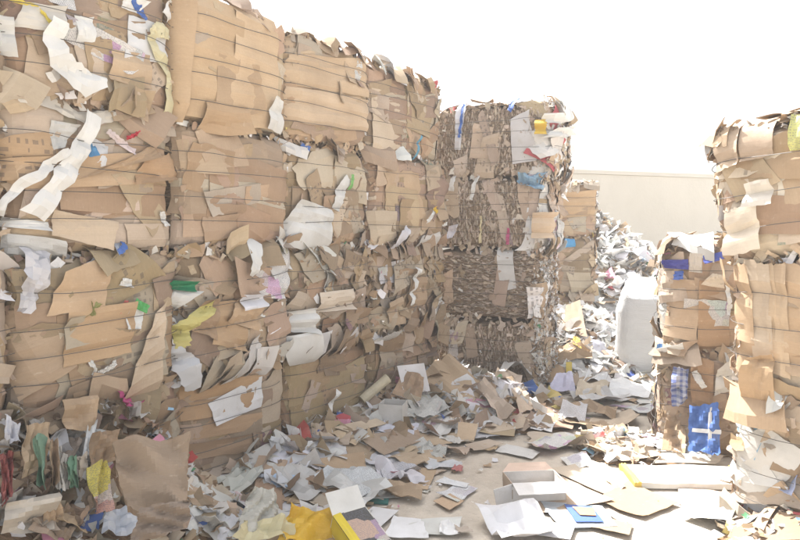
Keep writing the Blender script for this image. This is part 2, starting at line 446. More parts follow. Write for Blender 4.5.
    def sheet(s, face, cu, cv, w, h, rot=0.0, mat='card', tnt=None, name='cardboard_sheet', torn=0.06, jit=0.08, curl=0.03, tilt=0.0, fold=0.0, cr=0.01, layer=None, cin=0.25, label=None, t=0.004, tape=False):
        r = s.rng
        nx = int(np.clip(w / 0.036, 4, 16)); ny = int(np.clip(h / 0.036, 4, 14))
        a0, b0 = ab_grid(nx, ny); a, b = tear(a0, b0, r, torn)
        q = np.array([[-.5, -.5], [.5, -.5], [.5, .5], [-.5, .5]]) + r.uniform(-jit, jit, (4, 2))
        P = bilinear(q, a, b) * np.array([w, h])
        c, sn = math.cos(rot), math.sin(rot)
        u = cu + P[..., 0] * c - P[..., 1] * sn; v = cv + P[..., 0] * sn + P[..., 1] * c
        off = s.next_layer(face) if layer is None else layer
        off = off + np.zeros_like(a0)
        for _ in range(2):
            th = r.uniform(0, 2 * math.pi); d = a0 * math.cos(th) + b0 * math.sin(th)
            off = off + curl * r.uniform(0.2, 1) * np.maximum(d - 0.18, 0) ** 1.5 * 3
        if tilt:
            th = r.uniform(0, 2 * math.pi) if r.random() < 0.4 else r.choice([-1, 1]) * math.pi / 2 + r.uniform(-.5, .5)
            off = off + tilt * np.clip(a0 * math.cos(th) + b0 * math.sin(th) + 0.3, 0, 1)
        if fold:
            x0 = r.uniform(-.25, .25); off = off + fold * np.abs((a0 if w > h else b0) - x0)
        if cr: off = off + cr * crumple(a0 * max(w, .2) / .34, b0 * max(h, .2) / .34, r, 4) * 3
        off = np.maximum(off, 0.002)
        uv = np.stack([P[..., 0], P[..., 1]], -1) + r.uniform(0, 30, 2)
        if r.random() < 0.5: uv = uv[..., ::-1]
        ob = s.piece(name, face, u, v, off, mat, pick(r, KRAFT) if tnt is None else np.array(tnt), uv, t, cin, label)
        if tape:                                                     # strip of parcel tape along the panel
            k = r.uniform(-.25, .25); hb = .024 / h; jj = np.linspace(0, ny - 1, ny); tb = (np.array([k - hb, k, k + hb]) + .5) * (ny - 1)
            it = lambda arr: np.stack([np.interp(tb, jj, arr[i]) for i in range(nx)])
            tu, tv, to = it(u), it(v), it(off)
            tp = s.piece('tape', face, tu, tv, to + .0018, 'film', np.array([(.46, .34, .20), (.60, .52, .40)][r.integers(2)]), np.stack([tu, tv], -1), .001, cin)
            tp.parent = ob; tp.location = tp.location - ob.location
        return ob

    def uv_px(s, face, px, py):
        """pixel -> (u,v) on one face's plane"""
        o, U, V, Nn, hu, hv = s.F[face]
        Mi = s.Mi; ro = Mi @ Vector((0, 0, CAM_H)); rd = Mi.to_3x3() @ Vector(ray(px, py))
        ro, rd = np.array(ro), np.array(rd)
        t = ((o + Nn * 0.04 - ro) @ Nn) / (rd @ Nn); p = ro + t * rd - o
        return np.array([p @ U, p @ V])

    def patch(s, face, quad, mat='paper', tnt=(.72, .72, .71), name='paper_sheet', label=None, lift=0.012, curl=0.05, cr=0.02, torn=0.04, n=10, cin=0.35, t=0.0012):
        """quad of pixels (ll, lr, ur, ul)"""
        q = [s.uv_px(face, *p) for p in quad]; r = s.rng
        lim = np.array([s.F[face][4] + .04, s.F[face][5] + .06]); q = [np.clip(x, -lim, lim) for x in q]
        a0, b0 = ab_grid(n, n); a, b = tear(a0, b0, r, torn); P = bilinear(q, a, b)
        off = s.lay.get(face, 0.03) + lift + cr * crumple(a0 * 1.6, b0 * 1.6, r, 7)
        th = r.uniform(0, 6.28); off = off + curl * np.maximum(a0 * math.cos(th) + b0 * math.sin(th) - .2, 0) ** 1.4 * 2
        return s.piece(name, face, P[..., 0], P[..., 1], np.maximum(off, 0.004), mat, np.array(tnt), P + r.uniform(0, 9, 2), t, cin, label)

    def ribbon(s, face, pts, widths, mat='paper', tnt=(.74, .74, .73), name='paper_strip', label=None, lift=0.016, cr=0.02, n=16, cin=0.35, t=0.0012):
        q = np.array([s.uv_px(face, *p) for p in pts]); r = s.rng
        lim = np.array([s.F[face][4] + .04, s.F[face][5] + .08]); q = np.clip(q, -lim, lim)
        ppm = abs(s.uv_px(face, pts[0][0] + 10, pts[0][1])[0] - s.uv_px(face, pts[0][0], pts[0][1])[0]) / 10
        ppm = min(ppm, 0.0085)
        x = np.linspace(0, len(q) - 1, n); cx = np.interp(x, range(len(q)), q[:, 0]); cy = np.interp(x, range(len(q)), q[:, 1])
        wd = np.interp(x, range(len(q)), widths) * ppm * (1 + r.uniform(-.12, .12, n))
        tx, ty = np.gradient(cx), np.gradient(cy); l = np.hypot(tx, ty) + 1e-9
        k = np.linspace(-.5, .5, 5)
        u = cx[:, None] - (ty / l * wd)[:, None] * k; v = cy[:, None] + (tx / l * wd)[:, None] * k
        u = u + r.uniform(-.004, .004, u.shape); v = v + r.uniform(-.004, .004, v.shape)
        a0, b0 = ab_grid(n, 5)
        off = s.lay.get(face, 0.03) + lift + cr * crumple(a0 * 3, b0, r, 7)
        return s.piece(name, face, u, v, np.maximum(off, 0.004), mat, np.array(tnt), np.stack([u, v], -1) + r.uniform(0, 9, 2), t, cin, label)

    def dress(s, face, style, dens=1.0, pal=KRAFT, white=0.07, bright=0.015):
        r = s.rng; o, U, V, Nn, hu, hv = s.F[face]; A = 4 * hu * hv
        nb, nm, ns, tl = dict(panels=(11, 8, 110, 0.008), mixed=(9, 13, 170, 0.018), messy=(4, 32, 320, 0.06), edge=(0, 4, 90, 0.008), curl=(0, 12, 260, 0.04), tidy=(7, 6, 36, 0.008))[style]
        nb, nm, ns = [int(round(x * dens * A / 0.8)) for x in (nb, nm, ns)]
        if style in ('panels', 'mixed', 'messy', 'tidy') and face != 'T':
            gx, gy = max(2, int(round(hu * 2 / .48))), max(2, int(round(hv * 2 / .34)))
            for i in range(gx):
                for j in range(gy):
                    if style == 'messy' and r.random() < .3: continue
                    s.sheet(face, (-1 + (2 * i + 1) / gx) * hu + r.normal(0, .03), (-1 + (2 * j + 1) / gy) * hv * .97 + r.normal(0, .02), 2.7 * hu / gx, 2.5 * hv / gy, r.normal(0, .07), tnt=pick(r, pal),
                            torn=.03, jit=.05, curl=.008, cr=.005, layer=.001 + .002 * ((i + j * gx) % 5))
        for i in range(nb):
            w, h = r.uniform(.35, .85) * min(1, hu * 2), r.uniform(.25, .6)
            s.sheet(face, r.uniform(-.8, .8) * (hu - w * .35), r.uniform(-.8, .8) * max(hv - h * .35, 0.1), w, h, r.normal(0, .12), tnt=pick(r, pal), mat='cardp' if r.random() < .35 else 'card',
                    torn=r.choice([0.0, 0.0, .05, .1]), curl=0.015, fold=r.choice([0, 0, .02]), cr=0.005, tape=r.random() < .3)
        for i in range(nm):
            w, h = r.uniform(.14, .48), r.uniform(.10, .34)
            if style == 'edge': w, h = r.uniform(.08, .2), r.uniform(.2, .5)
            z = r.random(); mat, tn, nm_ = ('cardp' if r.random() < .25 else 'card'), pick(r, pal), 'cardboard_sheet'
            if z < white: mat, tn, nm_ = r.choice(['paper', 'news', 'paper', 'glossy']), pick(r, WHITE), 'paper_sheet'
            elif z < white + bright: mat, tn, nm_ = 'paper', pick(r, BRIGHT), 'paper_sheet'
            s.sheet(face, r.uniform(-1, 1) * hu * .9, r.uniform(-1, 1) * (hv - .06) * .92, w, h, r.normal(0, .3) if style != 'messy' else r.normal(0, .9), mat, tn, nm_, torn=r.choice([0, .03, .08, .16]), jit=.17,
                    curl=.025, tilt=tl * r.uniform(0, 1.2) if r.random() < .6 else 0, fold=r.choice([0, 0, .03]), cr=.011, cin=.3)
        # flaps bent out along the upper and lower edge
        if style in ('panels', 'mixed', 'messy'):
            for i in range(int(dict(panels=5, mixed=7, messy=11)[style] * dens * hu / .5)):
                w, h = r.uniform(.10, .30), r.uniform(.07, .16); z = r.random()
                mat, tn, nm_ = ('card', pick(r, pal), 'cardboard_flap') if z > .12 else ('paper', pick(r, WHITE), 'paper_sheet')
                s.sheet(face, r.uniform(-1, 1) * hu, r.choice([-1, 1]) * hv * r.uniform(.80, .96), w, h, r.normal(0, .4), mat, tn, nm_, torn=.12, jit=.2, curl=.015, tilt=r.uniform(.0, .05), fold=.07, cr=.03, cin=.3)
        # uncountable small scraps, thicker along the edges
        e = r.random(ns)
        u = r.uniform(-1, 1, ns) * hu; v = r.uniform(-1, 1, ns) * hv
        edge = e < dict(panels=1.0, tidy=1.0, mixed=.85, messy=.6, edge=.6, curl=.2)[style]
        side = r.random(ns) < .72
        v = np.where(edge & side, r.choice([-1, 1], ns) * hv * r.uniform(.86, 1.03, ns), v)
        u = np.where(edge & ~side, r.choice([-1, 1], ns) * hu * r.uniform(.88, 1.03, ns), u)
        p = s.surf(face, u, v, s.lay.get(face, .02) * .8 + np.where(edge, .0, .004), .9)
        nrm = Nn + r.normal(0, .42 if style in ('messy', 'curl') else .3, (ns, 3))
        pl = np.array([pick(r, pal) if r.random() > .12 else pick(r, WHITE if r.random() > .07 else BRIGHT) for _ in range(ns)])
        sz = .02 + .055 * r.random(ns) ** 1.6 * (1.3 if style == 'messy' else 1)
        so = scraps('loose_scraps', p, nrm, sz, pl, r, s.e, 'card', curl=.3, asp=.5)
        so['kind'] = 'stuff'
        if style in ('edge', 'curl'):
            k = int(900 * dens * A / .8)
            u = r.uniform(-1, 1, k) * hu; v = r.uniform(-1, 1, k) * hv * (.86 if style == 'edge' else 1)
            p = s.surf(face, u, v, np.full(k, -.006 if style == 'edge' else .012), .8)
            hor = style == 'edge' and s.seed == 301
            n2 = np.tile(V if hor else U, (k, 1)) + r.normal(0, .25 if style == 'edge' else .8, (k, 3)) + (Nn * .55 if style == 'edge' else 0)
            L = r.uniform(.025, .075, k) * (.8 if style == 'edge' else 1); pl = np.array([pick(r, pal, .2) for _ in range(k)])
            so = scraps('sheet_edges', p, n2, L, pl, r, s.e, 'card', curl=.3 if style == 'edge' else .8, up=U if hor else V, asp=.3)
            so['kind'] = 'stuff'

    def wire_up(s, faces='F', lift=0.030, rad=0.0020):
        r = s.rng
        for i in range(len(s.wires)):
            pts = []
            for fc in faces:
                hu = s.F[fc][4]; u = np.linspace(-hu * 1.0, hu * 1.0, 26)
                v = s.wirev(i, u) + 0.006 * noise(u * 4, i * 7.7, s.seed)
                pts.append(s.surf(fc, u, v, np.full_like(u, s.lay.get(fc, .02) * 1.0 + lift) , .12) )
            P = np.concatenate(pts)
            # smooth so the wire runs taut
            for _ in range(6): P[1:-1] = P[1:-1] * .5 + (P[:-2] + P[2:]) * .25
            tube('wire', P, rad, M['wire'], s.e)

def tube(name, P, rad, mat, parent=None, k=5, tnt=None):
    P = np.asarray(P); T = np.gradient(P, axis=0); T /= np.linalg.norm(T, axis=1)[:, None] + 1e-9
    up = np.array([0, 0, 1.0]); A = np.cross(T, up); bad = np.linalg.norm(A, axis=1) < .1; A[bad] = np.cross(T[bad], [1, 0, 0]); A /= np.linalg.norm(A, axis=1)[:, None]
    B = np.cross(T, A); rad = np.broadcast_to(np.asarray(rad, float), (len(P),))
    v = np.concatenate([[P + rad[:, None] * (A * math.cos(6.2832 * j / k) + B * math.sin(6.2832 * j / k))] for j in range(k)]).transpose(1, 0, 2)
    n = len(P); f = []
    for i in range(n - 1):
        for j in range(k): f.append((i * k + j, i * k + (j + 1) % k, (i + 1) * k + (j + 1) % k, (i + 1) * k + j))
    f += [tuple(range(k))[::-1], tuple((n - 1) * k + j for j in range(k))]
    uv = np.stack([np.tile(np.arange(k) / k * .1, n), np.repeat(np.linspace(0, 1, n), k)], 1)
    return mesh_obj(name, v.reshape(-1, 3), f, mat, parent, uv, tnt)

def scraps(name, p, nrm, size, tnts, rng, parent=None, mat='card', curl=.4, up=None, asp=None):
    """many small bent scraps in one mesh, each a 4x3 grid"""
    n = len(p); nrm = nrm / (np.linalg.norm(nrm, axis=1)[:, None] + 1e-9)
    ref = rng.normal(0, 1, (n, 3)) if up is None else np.tile(up, (n, 1)) + rng.normal(0, .25, (n, 3))
    A = ref - (ref * nrm).sum(1)[:, None] * nrm; A /= np.linalg.norm(A, axis=1)[:, None] + 1e-9
    B = np.cross(nrm, A)
    a, b = ab_grid(4, 3); a, b = a.ravel(), b.ravel()
    ja = rng.uniform(-.13, .13, (n, 12)); jb = rng.uniform(-.16, .16, (n, 12))
    ar = rng.uniform(.4, 1, n) if asp is None else np.full(n, asp) * rng.uniform(.6, 1.4, n)
    x = (a + ja) * size[:, None] * 1.3; y = (b + jb) * (size * ar)[:, None] * 1.3
    k1, k2 = rng.uniform(-1, 1, (n, 1)) * curl, rng.uniform(-1, 1, (n, 1)) * curl
    z = (k1 * (a ** 2 * 4 - .4) + k2 * a * b * 4 + rng.uniform(-.07, .07, (n, 12))) * size[:, None] * .6
    v = p[:, None, :] + x[..., None] * A[:, None, :] + y[..., None] * B[:, None, :] + z[..., None] * nrm[:, None, :]
    g = np.array(grid_faces(4, 3)); f = (g[None] + (np.arange(n) * 12)[:, None, None]).reshape(-1, 4)
    uv = np.stack([x, y], -1) + rng.uniform(0, 40, (n, 1, 2))
    return mesh_obj(name, v.reshape(-1, 3), f.tolist(), M[mat], parent, uv.reshape(-1, 2), np.repeat(tnts, 12, 0), origin=np.zeros(3))

# ------------------------------------------------------------------ the setting
def plane_ground():
    xs = np.concatenate([[-250, -80, -30], np.linspace(-8, 14, 45), [30, 80, 250]]); ys = np.concatenate([[-250, -80, -20], np.linspace(-3, 19, 45), [40, 90, 250]])
    X, Y = np.meshgrid(xs, ys, indexing='ij')
    Z = np.where((abs(X) < 20) & (abs(Y) < 30), 0.006 * noise(X * 1.3, Y * 1.3), 0) - 0.008
    o = mesh_obj('ground', np.stack([X, Y, Z], -1).reshape(-1, 3), grid_faces(len(xs), len(ys)), M['ground'], origin=np.zeros(3))
    o['kind'] = 'structure'; tag(o, 'dusty pale beige yard floor between the bale stacks', 'ground')
plane_ground()

def boundary_wall():
    p0 = at_depth(560, 228, 15.2); p1 = at_depth(720, 228, 16.9); d = (p1 - p0)[:2]; d /= np.linalg.norm(d); nrm = np.array([d[1], -d[0]])
    a = p0[:2] - d * 16; L = 40.0
    e = bpy.data.objects.new('boundary_wall', None); C.objects.link(e); e.location = (a[0], a[1], 0); e.rotation_euler = (0, 0, math.atan2(d[1], d[0]))
    tag(e, 'tall pale cream rendered yard wall behind the paper heap', 'wall')
    def bx(name, x0, x1, y0, y1, z0, z1):
        v = [(x, y, z) for x in (x0, x1) for y in (y0, y1) for z in (z0, z1)]
        f = [(0, 1, 3, 2), (4, 6, 7, 5), (0, 4, 5, 1), (2, 3, 7, 6), (0, 2, 6, 4), (1, 5, 7, 3)]
        return mesh_obj(name, v, f, M['plaster'], e, smooth=False)
    bx('wall_panel', 0, L, 0, .22, -.1, 2.90)
    bx('coping', -.03, L + .03, -.035, .255, 2.905, 2.995)
boundary_wall()

def heap(name, label, cond, x0, x1, y0, y1, n, sizes, pal_w, mat='paper', kindlab='waste heap', res=0.06, tints=(0.5, .42, .33)):
    xs, ys = np.arange(x0, x1, res), np.arange(y0, y1, res)
    X, Y = np.meshgrid(xs, ys, indexing='ij'); Z = hz(X, Y); ok = cond(X, Y) & (Z > 0.025)
    f = [q for q in grid_faces(len(xs), len(ys)) if all(ok.ravel()[i] for i in q)]
    used = np.zeros(X.size, bool)
    for q in f: used[list(q)] = True
    mp = np.cumsum(used) - 1
    v = np.stack([X, Y, Z - .03], -1).reshape(-1, 3)
    r = np.random.default_rng(len(label) * 7)
    Vv = v[used]; uv = Vv[:, :2] * 1.0
    o = mesh_obj(name, Vv, [tuple(int(mp[i]) for i in q) for q in f], M['core'], None, uv, np.array(tints) / .4, origin=np.array([(x0 + x1) / 2, (y0 + y1) / 2, 0]))
    o['kind'] = 'stuff'; tag(o, label, kindlab)
    px, py = r.uniform(x0, x1, n * 4), r.uniform(y0, y1, n * 4); z = hz(px, py)
    k = cond(px, py) & (z > .03) & (r.random(n * 4) < np.clip(z * 4 + .25, 0, 1)); px, py, z = px[k][:n], py[k][:n], z[k][:n]
    m = len(px); p = np.stack([px, py, z + r.uniform(-.02, .035, m)], 1) - np.array(o.location)
    nr = np.array([0, -.25, 1.0]) + r.normal(0, .55, (m, 3))
    tn = np.array([pick(r, WHITE, .1) if r.random() < pal_w else pick(r, KRAFT if r.random() < .88 else BRIGHT, .15) for _ in range(m)])
    so = scraps('loose_scraps', p, nr, sizes[0] + (sizes[1] - sizes[0]) * r.random(m) ** 1.8, tn, r, o, mat, curl=.5); so['kind'] = 'stuff'
    return o

heap('waste_heap', 'crumpled mixed waste heaped against the foot of the nearest left bales', lambda x, y: ((x - W0[0]) * WN[0] + (y - W0[1]) * WN[1] > -.12) & ((x - W0[0]) * WD[0] + (y - W0[1]) * WD[1] < .4), -3.2, .4, 1.4, 4.4, 1500, (.03, .10), .25, tints=(.36, .30, .24))
heap('waste_heap', 'low bank of torn scraps along the foot of the receding left bales', lambda x, y: ((x - W0[0]) * WN[0] + (y - W0[1]) * WN[1] > -.12) & ((x - W0[0]) * WD[0] + (y - W0[1]) * WD[1] >= .4) & (y < 6.6), -1.2, 1.7, 3.5, 6.6, 850, (.03, .17), .5)
heap('waste_heap', 'shaded mound of shredded paper and card right of the far dark stack', lambda x, y: (y >= 6.62) & (y < 9.1) & (x > 1.2) & (x < 3.3), 1.2, 3.3, 6.62, 9.1, 2200, (.03, .15), .8)
heap('paper_heap', 'high heap of loose white waste paper before the cream wall', lambda x, y: (y >= 9.12), .6, 5.8, 9.12, 13.6, 5600, (.04, .26), .82, kindlab='paper heap', tints=(.7, .7, .7))
heap('waste_heap', 'low bank of scraps around the foot of the right bale stacks', lambda x, y: (x > 1.2) & (y < 5.4) & (y > 2.2), 1.25, 3.0, 2.2, 5.4, 800, (.02, .07), .4)

# ------------------------------------------------------------------ the bales
RZ = math.atan2(WD[1], WD[0])
def wall_pos(s, back, z): p = W0 + WD * s - WN * back; return (p[0], p[1], z)
EDGE = [-1.95, -0.90, 0.0, 0.93, 1.93, 3.2]
ROWH = [0.75, 0.745, 0.755, 0.75]
STY = [['messy', 'mixed', 'mixed', 'messy'],       # column cut by the left frame edge, bottom to top
       ['messy', 'panels', 'panels', 'mixed'],
       ['tidy', 'messy', 'panels', 'tidy'],
       ['panels', 'messy', 'mixed', 'panels'],
       ['mixed', 'messy', 'panels', 'panels']]
POS = ['cut off by the left picture edge', 'second column from the left', 'third column from the left', 'fourth column from the left', 'fifth column from the left, beside the dark stack']
LAY = ['bottom', 'second lowest', 'second highest', 'top']
LOOK = {(1, 3): 'top bale of the second column, with a curved white paper arc', (1, 2): 'second highest bale of the second column, crossed by a white diagonal paper band',
        (1, 1): 'brown bale of the second column with a leaning board and white rag', (1, 0): 'bottom bale of the second column, buried in crumpled waste',
        (2, 3): 'top bale of the third column, big plain panels with vertical folds', (2, 2): 'second highest bale of the third column, pale overlapping cardboard',
        (2, 1): 'burst bale of the third column with a white sack scrap hanging', (2, 0): 'bottom bale of the third column, flat boards in neat layers',
        (3, 3): 'top bale of the fourth column beside the blue strip', (3, 2): 'second highest bale of the fourth column with a large white sheet',
        (3, 1): 'burst bale of the fourth column with a torn white sheet', (3, 0): 'bottom bale of the fourth column behind white papers'}
B = {}
for ci in range(5):
    z = 0.0
    for ri in range(4):
        rr = np.random.default_rng(100 + ci * 10 + ri)
        w = EDGE[ci + 1] - EDGE[ci] - .012; d = .85 + rr.uniform(-.05, .05); h = ROWH[ri] - .006
        back = d / 2 + rr.uniform(-.03, .03) + (.05 if ri == 0 and ci > 1 else 0)
        lab = LOOK.get((ci, ri), '%s bale of the %s' % (LAY[ri], 'column ' + POS[ci] if ci == 0 else POS[ci]))
        b = Bale(lab, wall_pos((EDGE[ci] + EDGE[ci + 1]) / 2, back, z), RZ + rr.normal(0, .012), w, d, h, 11 + ci * 10 + ri, 4 if ri != 3 else 5, 'bales of the left wall', roll=rr.normal(0, .008))
        st = STY[ci][ri]; dk = (.80, .88, 1.0, 1.0)[ri]; PAL = [tuple(np.array(c) * dk) for c in KRAFT] + [(.29, .21, .14)] * (ri < 2)  # lower rows tinted darker: partly browner card, partly shade put into the colour
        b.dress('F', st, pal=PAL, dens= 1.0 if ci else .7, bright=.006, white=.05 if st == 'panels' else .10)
        if ci == 4: b.dress('R', 'mixed', .6)
        if ri == 3: b.dress('T', 'mixed', .35)
        B[ci, ri] = b; z += ROWH[ri]

# far dark stack standing proud of the wall's end
fa = math.atan2(-.40, .9165)
fx = np.array([.9165, -.40]); fy = np.array([.40, .9165])
corner = np.array([1.36, 6.30]); DARK = [(0.48, 0.375, 0.285), (0.53, 0.425, 0.33), (0.43, 0.335, 0.25), (0.56, 0.465, 0.37)]
z = 0
FAR = []
for ri, (lab, sf, sr, dx, hh) in enumerate([('bottom bale of the dark far stack, half buried in litter', 'edge', 'curl', -.02, .70), ('dark bale of tightly layered card edges, second lowest of the far stack', 'edge', 'curl', -.03, .715),
                                        ('dark bale of the far stack with a pale blue bag at its corner', 'edge', 'mixed', .0, .715), ('top bale of the dark far stack with white and blue strips', 'edge', 'messy', .05, .715)]):
    c2 = corner + fx * (-.57 + dx) + fy * .55
    b = Bale(lab, (c2[0], c2[1], z), fa + .02 * (ri % 2), 1.14, 1.1, hh - .006, 300 + ri, 4, 'bales of the far dark stack', core_tint=(1.0, .98, .96))
    b.dress('F', sf, 1.2, pal=DARK, white=.04, bright=.02); b.dress('R', sr, 1.1, pal=KRAFT[:5] + DARK[:1] + WHITE[:3] + [(.55, .53, .50)] * 2, white=.4, bright=.03)
    if ri == 3: b.dress('T', 'mixed', .5)
    b.wire_up('FR'); FAR.append(b); z += hh

# tan stack behind it
TAN = []
z = 0
for ri, (lab, hh) in enumerate([('lowest bale of the tan stack, mostly hidden by shredded paper', .75), ('middle tan bale behind the far dark stack', .75), ('top tan bale behind the far dark stack, against the cream wall', .74)]):
    pr = at_depth(597, 228, 8.8)
    b = Bale(lab, (pr[0] - .62, pr[1] + .45, z), math.radians(-3 + 2 * ri), 1.22, .9, hh - .006, 340 + ri, 4, 'bales of the tan stack')
    b.dress('F', 'panels', .8, white=.04); b.dress('R', 'mixed', .7)
    if ri == 2: b.dress('T', 'mixed', .6, white=.4)
    b.wire_up('FR'); TAN.append(b); z += hh

# right, farther stack of two
RF = []
z = 0
for ri, (lab, hh, rz) in enumerate([('lower bale of the right far stack, with plaid cloth and blue carton panel', .75, -23), ('upper brown bale of the right far stack with a blue-violet strip', .76, -21)]):
    pl = at_depth(664 + 3 * ri, 228, 4.78); a = math.radians(rz); ux, uy = np.array([math.cos(a), math.sin(a)]), np.array([-math.sin(a), math.cos(a)])
    c2 = pl[:2] + ux * .56 + uy * .45
    b = Bale(lab, (c2[0], c2[1], z), a, 1.1, .9, hh - .006, 360 + ri, 4, 'bales of the right stacks')
    b.dress('F', 'tidy' if ri else 'mixed', 1.0, white=.12); b.dress('L', 'mixed', .8, white=.3)
    if ri: b.dress('T', 'mixed', .6, white=.0)
    b.wire_up('LF'); RF.append(b); z += hh

# right, nearest stack of three
RN = []
z = 0
CREAM = [(0.60, 0.50, 0.38), (0.56, 0.45, 0.33), (0.64, 0.57, 0.47), (0.5, 0.37, 0.25)]
for ri, (lab, hh, rz, dx, roll, st) in enumerate([('loose bottom bale at the right picture edge with spilled print', .72, -47, .10, 0, 'messy'), ('middle bale of the right near stack, upright tan panels', .74, -47, .06, 0.01, 'mixed'),
                                                 ('top bale of the right near stack leaning left against the sky', .72, -52, -.02, math.radians(-6), 'panels')]):
    a = math.radians(rz); ux, uy = np.array([math.cos(a), math.sin(a)]), np.array([-math.sin(a), math.cos(a)])
    c2 = np.array([1.80, 3.60]) + ux * (.56 + dx) + uy * .45
    b = Bale(lab, (c2[0], c2[1], z + (.03 if ri == 2 else 0)), a, 1.12, .9, hh - .006, 380 + ri, 3, 'bales of the right stacks', roll=roll)
    b.dress('F', st, 1.0, pal=KRAFT if ri < 2 else KRAFT[:3] + CREAM, white=.08 if ri else .3, bright=.02 if ri else .06); b.dress('L', 'mixed', .8)
    if ri == 2: b.dress('T', 'mixed', .7)
    b.wire_up('LF'); RN.append(b); z += hh

# ------------------------------------------------------------------ distinctive pieces in the left wall
WHT, GRY, BLU, YEL, TAN_ = (.76, .76, .75), (.58, .58, .57), (.07, .15, .45), (.74, .66, .34), (.50, .37, .24)
b = B[1, 3]
b.ribbon('F', [(54, 22), (50, 38), (53, 55), (64, 68), (80, 77), (100, 82)], [15, 18, 18, 20, 20, 5], tnt=WHT, name='paper_arc', label='curved white paper arc', lift=.05)
b.patch('F', [(74, 42), (88, 44), (90, 18), (72, 16)], tnt=WHT)
b.ribbon('F', [(150, 34), (160, 30), (171, 34)], [6, 14, 8], 'film', (.78, .72, .48), 'plastic_film', 'pale yellow film strip')
b.ribbon('F', [(152, 36), (155, 52), (165, 62), (171, 76), (170, 98), (168, 120)], [8, 9, 12, 13, 12, 9], 'film', (.78, .72, .48), 'plastic_film', 'pale yellow film strip')
b.patch('F', [(119, 8), (136, 14), (146, 4), (122, -4)], tnt=WHT); b.ribbon('F', [(127, -2), (136, 8), (146, 20)], [5, 8, 6], tnt=BLU)
b.patch('F', [(160, 12), (178, 24), (180, -2), (166, -4)], tnt=WHT)
b.ribbon('F', [(18, 0), (36, 8), (48, 24)], [4, 5, 4], tnt=(.72, .58, .10))
b.patch('F', [(22, 28), (60, 34), (62, 8), (26, 2)], tnt=(.66, .63, .58))
b.patch('F', [(105, 80), (152, 88), (150, 56), (108, 50)], 'card', KRAFT[3], 'cardboard_sheet', cr=.01)
b.ribbon('F', [(126, 102), (145, 108), (163, 117)], [5, 7, 4], tnt=(.56, .30, .22))
b = B[1, 2]
b.ribbon('F', [(24, 104), (54, 110), (84, 119), (114, 121)], [9, 11, 9, 7], tnt=(.66, .62, .56))
b.patch('F', [(2, 190), (165, 184), (160, 152), (0, 158)], 'card', KRAFT[1], 'cardboard_sheet', cr=.008)
b.patch('F', [(2, 182), (60, 180), (52, 134), (0, 138)], 'cardp', KRAFT[0], 'cardboard_sheet', cr=.008)
b.patch('F', [(50, 150), (62, 148), (76, 124), (48, 123)], tnt=GRY)
b.ribbon('F', [(63, 150), (44, 166), (24, 186), (13, 216)], [6, 9, 6, 4], tnt=WHT, lift=.045)
b.patch('F', [(72, 176), (102, 166), (106, 146), (82, 132)], tnt=(.66, .67, .70))
b.patch('F', [(82, 158), (93, 156), (92, 138), (84, 136)], tnt=(.12, .30, .52), lift=.02)
b.ribbon('F', [(88, 118), (76, 146), (64, 168), (50, 188), (34, 216)], [12, 15, 18, 17, 18], tnt=WHT, label='white diagonal paper band', lift=.05)
b.ribbon('F', [(104, 131), (118, 143), (133, 153)], [5, 6, 6], tnt=(.72, .62, .62)); b.ribbon('F', [(124, 140), (137, 134)], [3, 3], tnt=(.55, .06, .08))
b.patch('F', [(72, 180), (150, 158), (152, 146), (110, 164)], 'card', KRAFT[2], 'cardboard_flap', lift=.03, curl=.1)
b.patch('F', [(128, 186), (178, 178), (186, 152), (140, 158)], 'card', (.40, .27, .165), 'cardboard_flap', lift=.03, curl=.12)
b.patch('F', [(50, 235), (110, 243), (118, 222), (52, 210)], 'card', KRAFT[4], 'cardboard_sheet')
b.patch('F', [(9, 226), (47, 231), (48, 222), (12, 217)], tnt=WHT)
b.patch('F', [(2, 252), (70, 254), (62, 238), (4, 232)], 'film', (.66, .66, .65), 'plastic_film')
b.ribbon('F', [(161, 212), (166, 226)], [4, 6], tnt=WHT)
b = B[1, 1]
b.patch('F', [(118, 264), (133, 248), (134, 236), (120, 232)], 'film', (.62, .68, .78), 'plastic_film', lift=.05); b.ribbon('F', [(117, 263), (127, 258), (135, 244)], [3, 4, 3], tnt=(.10, .20, .55), lift=.06)
b.ribbon('F', [(44, 254), (42, 272), (37, 290), (32, 312)], [20, 17, 12, 8], 'film', (.72, .71, .74), 'white_rag', 'shredded white rag', lift=.03, cr=.08)
b.patch('F', [(46, 316), (100, 308), (112, 262), (60, 274)], 'card', KRAFT[1], 'cardboard_sheet', cr=.008)
b.patch('F', [(62, 366), (128, 352), (130, 300), (66, 312)], 'card', KRAFT[0], 'cardboard_sheet', cr=.008)
b.patch('F', [(118, 400), (160, 384), (164, 300), (150, 318)], 'card', KRAFT[4], 'leaning_board', 'pale narrow leaning board', lift=.03, curl=.02, cr=.006, torn=.01)
b.patch('F', [(120, 328), (136, 330), (142, 312), (124, 304)], tnt=WHT); b.patch('F', [(127, 306), (141, 313), (144, 305), (131, 297)], tnt=(.12, .42, .14), lift=.025)
b.patch('F', [(76, 320), (90, 316), (86, 300), (100, 304)], tnt=(.30, .30, .12), torn=.3)
b.patch('F', [(118, 285), (129, 287), (130, 279), (121, 277)], tnt=WHT)
b.ribbon('F', [(116, 318), (121, 300)], [4, 4], tnt=(.60, .16, .14))
b.ribbon('F', [(86, 360), (92, 368), (93, 376)], [4, 3, 3], tnt=WHT); b.ribbon('F', [(96, 372), (104, 366), (112, 360)], [5, 6, 4], 'glossy', WHT)
for q in B[0, 3], B[0, 2]: q.patch('R', [(0, 58), (18, 52), (22, 20), (2, 16)], tnt=WHT)
B[1, 3].patch('F', [(2, 50), (26, 58), (22, 20), (2, 14)], tnt=WHT, lift=.03)
